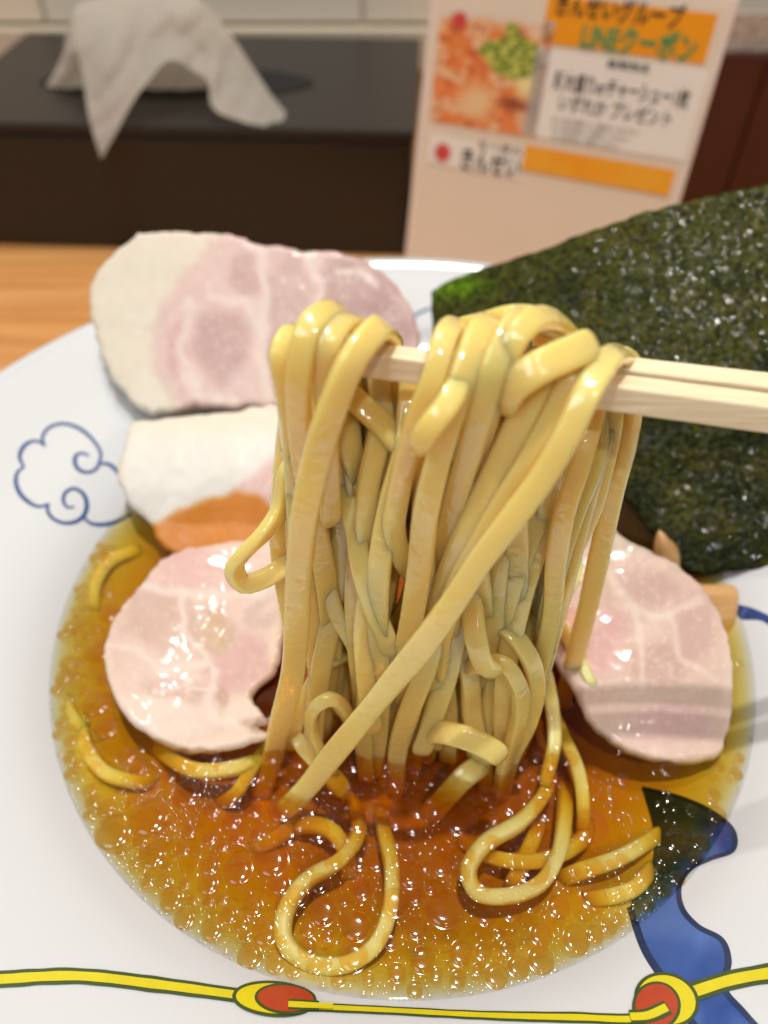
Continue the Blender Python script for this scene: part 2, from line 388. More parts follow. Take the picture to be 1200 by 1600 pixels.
# blue ribbon-like body with darker outlines
blue_poly = [(1003, 1232), (1060, 1246), (1110, 1268), (1146, 1300), (1146, 1328), (1112, 1342), (1080, 1358), (1062, 1386), (1066, 1420), (1090, 1448),
             (1128, 1470), (1138, 1500), (1132, 1545), (1160, 1580), (1215, 1640), (1110, 1640), (1075, 1590), (1040, 1535), (1008, 1485), (985, 1418), (1012, 1372), (1022, 1310)]
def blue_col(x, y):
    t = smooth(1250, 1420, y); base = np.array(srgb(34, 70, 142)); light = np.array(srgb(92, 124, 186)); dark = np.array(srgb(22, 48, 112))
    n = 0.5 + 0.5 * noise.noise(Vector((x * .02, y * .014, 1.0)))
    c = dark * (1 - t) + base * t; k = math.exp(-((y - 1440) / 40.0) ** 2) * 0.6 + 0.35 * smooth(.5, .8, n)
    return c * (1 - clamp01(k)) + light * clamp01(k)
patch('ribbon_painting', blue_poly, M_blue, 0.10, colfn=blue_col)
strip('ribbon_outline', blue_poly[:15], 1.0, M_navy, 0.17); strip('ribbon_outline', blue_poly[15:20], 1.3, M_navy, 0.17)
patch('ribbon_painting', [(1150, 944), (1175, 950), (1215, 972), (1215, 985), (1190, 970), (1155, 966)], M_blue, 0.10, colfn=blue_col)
# yellow rope with dark edges, two beads
ropes = [[(-240, 1552), (-120, 1538), (0, 1531), (120, 1526), (250, 1540), (375, 1557)], [(450, 1573), (600, 1580), (760, 1588), (900, 1591), (1000, 1592), (1042, 1577)],
         [(1080, 1552), (1140, 1533), (1200, 1522), (1260, 1516), (1400, 1506), (1540, 1500)]]
for R_, w_ in zip(ropes, (2.6, 1.8, 3.0)):
    strip('rope_outline', R_, w_, M_green, 0.20); strip('rope_painting', R_, w_ * .56, M_yellow, 0.26)
def ell(cx, cy_, a, b_, rot=0, n=18):
    return [(cx + a * math.cos(t) * math.cos(rot) - b_ * math.sin(t) * math.sin(rot), cy_ + a * math.cos(t) * math.sin(rot) + b_ * math.sin(t) * math.cos(rot))
            for t in [2 * math.pi * k / n for k in range(n)]]
for (cx, cy_, a, b_, rot), (rx, ry, ra, rb) in (((428, 1563, 66, 28, 0.08), (446, 1564, 44, 22)), ((1042, 1564, 52, 42, 0.35), (1026, 1574, 33, 36))):
    bd = patch('bead_painting', ell(cx, cy_, a, b_, rot), M_green, 0.32, step=10)
    patch('yellow_band', ell(cx, cy_, a - 6, b_ - 5, rot), M_yellow, 0.38, bd, step=10)
    patch('green_band', ell(rx, ry, ra + 5, rb + 2, rot), M_green, 0.44, bd, step=10)
    patch('red_centre', ell(rx, ry, ra, rb - 2, rot), M_red, 0.50, bd, step=10)
strip('rope_outline', [(450, 1573), (475, 1574.3), (498, 1575.5)], 2.0, M_green, 0.53); strip('rope_painting', [(450, 1573), (475, 1574.3), (520, 1576.5)], 1.12, M_yellow, 0.56)
strip('rope_outline', [(985, 1592), (1012, 1590), (1044, 1577)], 2.2, M_green, 0.56); strip('rope_painting', [(985, 1592), (1012, 1590), (1042, 1577)], 1.2, M_yellow, 0.62)

# ------------------------------------------------------------------ broth
bot = [(max(a, .05), c - 1.6) for a, c in zip(PRr, PRz) if a <= 82.0 and c - 1.6 < SZ - 0.6]
vs, fs = lathe(bot + [(82.2, SZ)] + [(r_, SZ) for r_ in np.linspace(80, 0.05, 24)], 128, BX, BY)
broth = mesh_obj('ramen_broth', vs, fs, M_broth)
tag(broth, 'clear amber soy broth with floating oil droplets filling the bowl', 'broth')

# ------------------------------------------------------------------ pork slices
def slice_thing(name, poly, p0n, thick, paint, label, bulge=None, step=5.0, mat=M_meat, rag=2.0, cat='pork', group=None, flat=False):
    poly = smooth_poly(poly, 7.0)
    poly = [(x + rag * noise.noise(Vector((x * .06, y * .06, 5.0))) * 2, y + rag * noise.noise(Vector((x * .06, y * .06, 9.0))) * 2) for x, y in poly]
    V, Fc, A, Bn = fill_px(poly, step)
    p0, n = p0n; top, botm, cols = [], [], []
    for x, y in V:
        e = edge_dist(A, Bn, x, y); q = on_plane(x, y, p0, n)
        lift = (bulge(x, y) if bulge else 0) + 0.5 * noise.noise(Vector((x * .018, y * .018, 2.0))) + 0.12 * noise.noise(Vector((x * .07, y * .07, 4.0)))
        k = 1 - math.sqrt(clamp01(1 - (1 - clamp01(e / 9.0)) ** 2))
        top.append(q + n * (lift - k * thick * .42)); botm.append(q + n * (lift - thick + k * thick * .42)); cc = np.array(paint(x, y))
        if mat is M_meat:
            v1 = abs(nz(x, y, .045, 61) + .5 * nz(x, y, .1, 62)); v2 = abs(nz(x, y, .09, 63)); g = np.array(srgb(224, 202, 178))
            lum = float(cc @ np.array([.3, .55, .15])); org = cc[0] > 4 * cc[2]; cc = cc if org else (lum + (cc - lum) * .80) * .86 + g * .14; cc = cc if org else cc + (np.array(srgb(246, 230, 216)) - cc) * (.3 * (1 - smooth(.0, .07, v1)) + .12 * (1 - smooth(0, .06, v2))); cc = cc * (1 - .03 * smooth(.1, .5, nz(x, y, .06, 64)))
        cols.append(cc * .84 if mat is M_meat else cc)
    nv = len(V); Fc = orient(top, Fc)
    cnt = {}
    for f in Fc:
        for i in range(len(f)):
            a, c = f[i], f[(i + 1) % len(f)]; cnt[(a, c)] = 1
    faces = [tuple(f) for f in Fc] + [tuple(i + nv for i in f[::-1]) for f in Fc]
    for (a, c) in cnt:
        if (c, a) not in cnt: faces.append((c, a, a + nv, c + nv))
    o = mesh_obj(name, np.vstack([top, botm]), faces, mat, colors=np.vstack([cols, cols]))
    return tag(o, label, cat, group)
def mixc(a, c, t): return tuple(a[i] * (1 - t) + c[i] * t for i in range(3))
def seg_d(x, y, pts):
    P = np.array(pts, float); A, Bn = P[:-1], P[1:]; d = Bn - A
    t = np.clip(((x - A[:, 0]) * d[:, 0] + (y - A[:, 1]) * d[:, 1]) / ((d ** 2).sum(1) + 1e-9), 0, 1)
    return float(np.sqrt(((A[:, 0] + t * d[:, 0] - x) ** 2 + (A[:, 1] + t * d[:, 1] - y) ** 2).min()))
def nz(x, y, s, o): return noise.noise(Vector((x * s, y * s, o)))
def blob(x, y, cx, cy_, rx, ry, soft=0.35, rag_=0.12):
    r_ = math.hypot((x - cx) / rx, (y - cy_) / ry) + rag_ * nz(x, y, .03, cx * .1); return 1 - smooth(1 - soft, 1 + soft * .4, r_)
PORK = []
FAT, FAT2 = (236, 226, 204), (228, 206, 168)
def paint_back(x, y):
    x2, y2 = x + 8 * nz(x, y, .03, 1), y + 8 * nz(x, y, .03, 2)
    bnd = np.interp(y2, [360, 400, 450, 520, 580, 645], [345, 320, 275, 240, 240, 290])
    c = FAT; t = smooth(-14, 16, x2 - bnd)
    c = mixc(c, (234, 196, 188), t)
    for bx, by, rx, ry, cc in ((350, 545, 48, 62, (206, 160, 158)), (392, 435, 34, 40, (214, 168, 164)), (452, 470, 36, 90, (214, 172, 168)),
                               (452, 570, 40, 70, (206, 160, 160)), (560, 455, 70, 60, (196, 150, 148)), (590, 520, 60, 60, (188, 140, 140)), (285, 545, 22, 50, (226, 170, 170))):
        c = mixc(c, cc, blob(x2, y2, bx, by, rx, ry) * t)
    for L_, w_ in (([(410, 395), (418, 470), (408, 560), (425, 625)], 7), ([(300, 480), (288, 560), (310, 620), (370, 635)], 8), ([(330, 470), (390, 480), (410, 520)], 6),
                   ([(480, 400), (505, 455), (495, 500), (470, 540)], 6), ([(530, 430), (560, 425), (585, 445)], 4)):
        c = mixc(c, (242, 220, 208), (1 - smooth(w_ * .3, w_ * 1.8, seg_d(x2, y2, L_))) * .8 * t)
    edge = min(abs(x - 140), 60); c = mixc(c, FAT2, (1 - smooth(0, 16, edge + 5 * nz(x, y, .05, 7))) * .6)
    return srgb(*c)
PB = plane3(on_Y(230, 645, 165), on_Y(600, 600, 170), on_Y(375, 372, 205))
PORK += [slice_thing('pork_slice', [(215, 365), (290, 366), (375, 374), (400, 386), (440, 390), (478, 396), (540, 398), (600, 425), (640, 475), (655, 525), (640, 590), (560, 640), (430, 640), (340, 640), (300, 640),
                           (235, 647), (190, 612), (160, 560), (145, 510), (138, 450), (165, 408)], PB, 3.2, paint_back,
            'large round pork slice leaning on the far rim, half white fat and half pink meat', bulge=lambda x, y: 3.0 * math.cos((x - 380) / 170.0))]
def paint_strip(x, y):
    x2, y2 = x + 8 * nz(x, y, .03, 11), y + 8 * nz(x, y, .03, 12)
    c = mixc((240, 234, 214), (238, 238, 232), smooth(660, 720, y2))
    bnd = np.interp(x2, [190, 330, 400, 480], [840, 790, 745, 690]); c = mixc(c, (232, 188, 182), smooth(-8, 14, y2 - bnd)); ob = np.interp(x2, [230, 300, 360, 400, 430, 480], [822, 792, 772, 778, 800, 840]); c = mixc(c, (216, 134, 16), smooth(-6, 8, y2 - ob))
    c = mixc(c, FAT2, (1 - smooth(0, 14, x - 190 + (y - 760) * .1)) * .5); return srgb(*c)
PS = plane3(on_Y(240, 815, 133), on_Y(430, 800, 136), on_Y(330, 645, 160))
PORK += [slice_thing('pork_slice', [(207, 660), (270, 650), (330, 644), (440, 628), (520, 630), (560, 700), (540, 820), (450, 870), (380, 884), (300, 880), (250, 850), (236, 822), (206, 792), (188, 752), (196, 700)],
            PS, 3.2, paint_strip, 'pork slice showing a broad white fat strip, between the far and the floating slices',
            bulge=lambda x, y: 3.5 * math.sin(clamp01((y - 640) / 180.0) * math.pi))]
def paint_left(x, y):
    x2, y2 = x + 9 * nz(x, y, .025, 21), y + 9 * nz(x, y, .025, 22)
    c = (232, 196, 180)
    c = mixc(c, (230, 178, 172), blob(x2, y2, 350, 890, 120, 36)); c = mixc(c, (216, 174, 158), blob(x2, y2, 260, 970, 70, 55))
    c = mixc(c, (222, 170, 164), blob(x2, y2, 370, 1030, 60, 50)); c = mixc(c, (212, 172, 150), blob(x2, y2, 330, 985, 40, 45))
    c = mixc(c, (206, 164, 112), blob(x2, y2, 338, 985, 20, 30, .6)); c = mixc(c, (214, 168, 152), blob(x2, y2, 280, 1080, 66, 24))
    rim = max(0, math.hypot((x2 - 300) / 140, (y2 - 1005) / 160)); c = mixc(c, (240, 214, 188), smooth(.84, 1.0, rim) * (1 if y2 > 960 or x2 < 230 else .5))
    c = mixc(c, (238, 212, 196), blob(x2, y2, 250, 1120, 90, 34)); c = mixc(c, (240, 216, 196), blob(x2, y2, 380, 1110, 40, 30))
    for L_, w_ in (([(215, 920), (300, 930), (400, 925), (440, 910)], 6), ([(283, 930), (290, 985), (320, 1020), (335, 1050)], 4), ([(170, 1010), (220, 1025), (250, 1045), (320, 1035)], 4),
                   ([(240, 1080), (290, 1065), (340, 1075)], 3), ([(335, 1050), (320, 1090), (330, 1120), (370, 1130)], 6)):
        c = mixc(c, (242, 222, 212), (1 - smooth(w_ * .3, w_ * 2, seg_d(x2, y2, L_))) * .75)
    c = mixc(c, (196, 132, 112), blob(x2, y2, 345, 1085, 12, 18, .6) * .6); c = mixc(c, (198, 140, 112), blob(x2, y2, 395, 1128, 22, 8, .6) * .6)
    c = mixc(c, (196, 140, 96), (1 - smooth(0, 12, seg_d(x, y, [(446, 960), (438, 1015), (425, 1050), (392, 1086)]) + 4 * nz(x, y, .08, 3))) * .75); return srgb(*c)
PL = plane3(on_z(300, 1160, 59.4), on_z(170, 1000, 61.0), on_z(400, 860, 64.5))
PORK += [slice_thing('pork_slice', [(177, 965), (219, 914), (249, 877), (288, 858), (330, 850), (375, 841), (430, 838), (470, 880), (470, 930), (445, 955), (448, 975), (438, 1015), (430, 1046), (408, 1068), (391, 1084),
                           (397, 1097), (419, 1128), (402, 1133), (424, 1149), (384, 1161), (330, 1170), (288, 1169), (249, 1157), (210, 1134), (183, 1100), (166, 1054), (161, 1015)], PL, 3.4, paint_left,
            'pale pork slice with ragged brown notched edge floating beside the lifted noodles', bulge=lambda x, y: 1.2 * math.sin(x * .02 + y * .01))]
def paint_right(x, y):
    x2, y2 = x + 9 * nz(x, y, .025, 31), y + 9 * nz(x, y, .025, 32)
    c = (226, 190, 172)
    c = mixc(c, (212, 166, 156), blob(x2, y2, 1005, 925, 55, 34)); c = mixc(c, (214, 168, 158), blob(x2, y2, 1075, 980, 40, 70)); c = mixc(c, (226, 168, 164), blob(x2, y2, 935, 1000, 50, 60))
    c = mixc(c, (210, 164, 150), blob(x2, y2, 1020, 1040, 60, 40)); c = mixc(c, (224, 176, 174), blob(x2, y2, 1040, 1130, 70, 36)); c = mixc(c, (232, 166, 152), blob(x2, y2, 870, 985, 50, 40))
    c = mixc(c, (238, 208, 190), smooth(10, -10, (1146 - x2) - 22) if False else 1 - smooth(6, 34, 1150 - x2 + max(0, 960 - y2) * .5)); c = mixc(c, (236, 214, 190), blob(x2, y2, 960, 850, 70, 26))
    for L_, w_ in (([(945, 900), (985, 955), (1040, 965), (1090, 940)], 5), ([(985, 955), (1000, 1010), (1000, 1080)], 4), ([(1040, 965), (1060, 1030), (1110, 1060)], 4)):
        c = mixc(c, (240, 216, 200), (1 - smooth(w_ * .3, w_ * 2.2, seg_d(x2, y2, L_))) * .7)
    c = mixc(c, (226, 140, 60), blob(x2, y2, 862, 890, 36, 34, .7) * .85); return srgb(*c)
PR = plane3(on_z(960, 1150, 57.0), on_z(1130, 1180, 57.0), on_z(1000, 860, 73.0))
PORK += [slice_thing('pork_slice', [(940, 800), (972, 840), (1010, 860), (1061, 886), (1096, 916), (1125, 957), (1141, 1002), (1147, 1043), (1147, 1110), (1138, 1154), (1122, 1184), (1073, 1196), (1010, 1190), (962, 1168), (924, 1135),
                           (905, 1097), (880, 1052), (850, 1010), (825, 970), (815, 910), (840, 850), (890, 800)], PR, 3.4, paint_right,
            'pink pork slice under the shadow of the chopsticks, beside the bamboo shoots', bulge=lambda x, y: 2.0 * math.sin(clamp01((x - 860) / 300) * math.pi))]

# ------------------------------------------------------------------ bamboo shoots
def menma(poly, p0n, thick, label):
    slice_thing('bamboo_shoot', poly, p0n, thick, lambda x, y: (1, 1, 1), label, mat=M_menma, rag=.6, cat='bamboo shoot', step=8)
menma([(1026, 885), (1030, 850), (1037, 832), (1050, 845), (1064, 858), (1066, 900)], plane3(on_Y(1030, 880, 117), on_Y(1064, 885, 117), on_Y(1038, 832, 121)), 4.0,
      'small pointed tan bamboo shoot tip standing against the seaweed sheet')
menma([(1085, 915), (1120, 915), (1155, 919), (1160, 930), (1153, 985), (1146, 1030), (1110, 1020)], plane3(on_Y(1100, 1010, 101), on_Y(1146, 1010, 101), on_Y(1120, 915, 111)), 4.0,
      'square tan bamboo shoot piece sticking out past the pink pork slice')

# ------------------------------------------------------------------ seaweed sheet
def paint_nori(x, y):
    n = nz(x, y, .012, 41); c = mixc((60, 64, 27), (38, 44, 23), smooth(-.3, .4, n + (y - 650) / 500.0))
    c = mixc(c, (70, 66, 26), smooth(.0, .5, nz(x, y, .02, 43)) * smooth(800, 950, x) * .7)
    c = mixc(c, (84, 118, 18), blob(x, y, 715, 450, 70, 26, .9, .4)); c = mixc(c, (70, 96, 20), (1 - smooth(0, 22, x - 672)) * (1 - smooth(430, 560, y)) * .8)  # brighter green corner and edge: light through the thin sheet, painted in
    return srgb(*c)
NB = on_bowl(1085, 895, 5.0)
PN = plane3(on_Y(675, 455, 196), NB, on_Y(1200, 285, 188))
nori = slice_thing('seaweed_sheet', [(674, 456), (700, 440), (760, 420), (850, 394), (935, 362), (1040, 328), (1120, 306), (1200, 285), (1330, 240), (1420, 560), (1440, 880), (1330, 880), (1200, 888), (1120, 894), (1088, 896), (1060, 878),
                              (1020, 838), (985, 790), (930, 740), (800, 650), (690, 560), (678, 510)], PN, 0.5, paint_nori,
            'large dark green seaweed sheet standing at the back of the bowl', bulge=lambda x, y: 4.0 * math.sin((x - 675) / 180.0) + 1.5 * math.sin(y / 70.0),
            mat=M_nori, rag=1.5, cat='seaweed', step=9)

def dome(seg, rings, power, h):
    vs, fs = [(0, 0, h)], []
    for i in range(1, rings + 1):
        q = i / rings
        for k in range(seg):
            a = 2 * math.pi * k / seg; vs.append((q * math.cos(a), q * math.sin(a), h * (1 - q ** power)))
    for k in range(seg): fs.append((0, 1 + k, 1 + (k + 1) % seg))
    for i in range(rings - 1):
        for k in range(seg):
            a = 1 + i * seg + k; c = 1 + i * seg + (k + 1) % seg; fs.append((a, a + seg, c + seg, c))
    return np.array(vs), fs

# ------------------------------------------------------------------ chopsticks
def stick(pts, s0, s1, label, turn):
    A, Bp = pts; P = [A + (Bp - A) * t for t in np.linspace(0, 1, 110)]; t = unit(Bp - A)
    upv = unit(np.array([0, 0, 1.0]) - t * t[2]); sd = np.cross(t, upv); c, s = math.cos(turn), math.sin(turn)
    e1, e2 = sd * c + upv * s, -sd * s + upv * c; vs, fs = [], []
    ring = [(1, .8), (.93, .93), (.8, 1), (-.8, 1), (-.93, .93), (-1, .8), (-1, -.8), (-.93, -.93), (-.8, -1), (.8, -1), (.93, -.93), (1, -.8)]
    for i, p in enumerate(P):
        h = (s0 + (s1 - s0) * i / (len(P) - 1)) / 2 * (0.75 if i == 0 else 1)
        h *= 1 + .012 * noise.noise(Vector((i * .4, s0, 2)))
        for a, b_ in ring: vs.append(p + e1 * a * h + e2 * b_ * h)
    n = len(ring)
    for i in range(len(P) - 1):
        for k in range(n): fs.append((i * n + k, i * n + (k + 1) % n, (i + 1) * n + (k + 1) % n, (i + 1) * n + k))
    fs += [tuple(range(n))[::-1], tuple((len(P) - 1) * n + k for k in range(n))]
    o = mesh_obj('chopstick', vs, fs, M_stick, smooth_=False)
    return tag(o, label, 'chopstick', 'pair of chopsticks')
SA, SB = on_Y(455, 546, 85), on_Y(1500, 686, 80)
SB = SA + (SB - SA) * 1.9
stick((SA, SB), 3.6, 5.3, 'front pale wooden chopstick carrying the lifted noodles', 0.16)
SR = SA + (SB - SA) * .126
stick((SR + np.array([0, 4.6, -.2]), SB + np.array([0, 6.0, 1.2])), 3.3, 5.3, 'rear pale wooden chopstick partly hidden behind the front one', 0.05)

# ------------------------------------------------------------------ noodles
def Yc(py): return 86 - 10 * clamp01((py - 560) / 670.0)
def sweep(P, width, thick, seed, tw=0.0, cut=True, taper=True):
    """rounded flat band along points P (mm); its broad side roughly faces outward, with slow twist"""
    n = len(P); ns = 22; vs, fs = [], []
    ang = [2 * math.pi * (k + .5) / ns for k in range(ns)]
    sg = lambda v, e: math.copysign(abs(v) ** e, v)
    prof = [(sg(math.cos(a), .62), sg(math.sin(a), .62)) for a in ang]; prof = [(a_ / max(abs(a_), abs(b_)) ** .35, b_ / max(abs(a_), abs(b_)) ** .35) for a_, b_ in prof]
    scl = [1.0] * n
    if taper:
        for k, s in enumerate((.55, .86, .97)):
            if k < n: scl[k] = s; scl[n - 1 - k] = s
    T = [unit(P[min(i + 1, n - 1)] - P[max(i - 1, 0)]) for i in range(n)]
    X = [np.cross(T[i], unit(CAM - P[i])) for i in range(n)]; Xl = [np.linalg.norm(x) for x in X]
    i0 = int(np.argmax(Xl)); S = [None] * n; S[i0] = unit(X[i0])
    for rng_, st in ((range(i0 + 1, n), -1), (range(i0 - 1, -1, -1), 1)):      # carried along without spinning
        for i in rng_:
            s = S[i + st]; s = unit(s - T[i] * np.dot(s, T[i])); g = smooth(.5, .95, Xl[i]) * .06
            if g > 0: s = unit(s + math.copysign(g, np.dot(X[i], s)) * X[i])
            S[i] = unit(s - T[i] * np.dot(s, T[i]))
    for i, p in enumerate(P):
        t, s, v = T[i], S[i], unit(CAM - p)
        o = np.cross(s, t)
        if np.dot(o, v) < 0: pass
        a = tw + .75 * noise.noise(Vector((i * .035, seed * 3.7, 1.0))); c_, s_ = math.cos(a), math.sin(a)
        e1, e2 = s * c_ + o * s_, o * c_ - s * s_
        wv = width * (.88 + .22 * clamp01((150 - p[2]) / 92)) * (1 + .10 * noise.noise(Vector((i * .05, seed * 1.3, 8.0)))) * scl[i]; tv = thick * (1 + .14 * noise.noise(Vector((i * .06, seed * 2.1, 5.0)))) * scl[i]
        for a_, b_ in prof: vs.append(p + e1 * a_ * wv / 2 + e2 * b_ * tv / 2)
        if i:
            for k in range(ns): fs.append(((i - 1) * ns + k, (i - 1) * ns + (k + 1) % ns, i * ns + (k + 1) % ns, i * ns + k))
    fs += [tuple(range(ns))[::-1], tuple((n - 1) * ns + k for k in range(ns))]
    return np.array(vs), fs
NC0, NC1, NC2 = np.array(srgb(255, 206, 118)), np.array(srgb(255, 184, 84)), np.array(srgb(255, 226, 160))
nseed = [0]
M_soaked = principled('noodle_in_broth', srgb(250, 236, 206), rough=0.9, spec=0.03, sss=1.0, sss_scale=0.006, sss_rad=(1, .8, .6))
def noodle(P, label, width=4.8, thick=3.3, group=None, tw=0.0, tone=0.0, mat=None):
    nseed[0] += 1; sd = nseed[0]
    P = catmull(P, 0.9)
    vs, fs = sweep(P, width, thick, sd, tw)
    k = np.array([.5 + .5 * noise.noise(Vector(v * .06 + sd)) for v in vs]); k2 = rng.random() * .5 + tone
    cols = NC0 * (1 - k2 * .6) + NC1 * k2 * .6; cols = cols[None] * (1 - k[:, None] * .35) + NC2[None] * k[:, None] * .35
    o = mesh_obj('noodle', vs, fs, mat or M_noodle, colors=cols)
    uv = o.data.uv_layers.new(name='strand'); li = np.zeros(len(o.data.loops), int); o.data.loops.foreach_get('vertex_index', li)
    uv.data.foreach_set('uv', np.stack([(li % 22) / 22.0, (li // 22) * .09 + sd * 7.0], 1).ravel())
    return tag(o, label, 'noodle', group)
def cap(pts): return [(min(x, 968 - max(0, y - 580) * .27), y, d) for x, y, d in pts]
def hang(pts): return [on_Y(x, y, Yc(y) + d) for x, y, d in pts]
G1 = 'noodles lifted by the chopsticks'
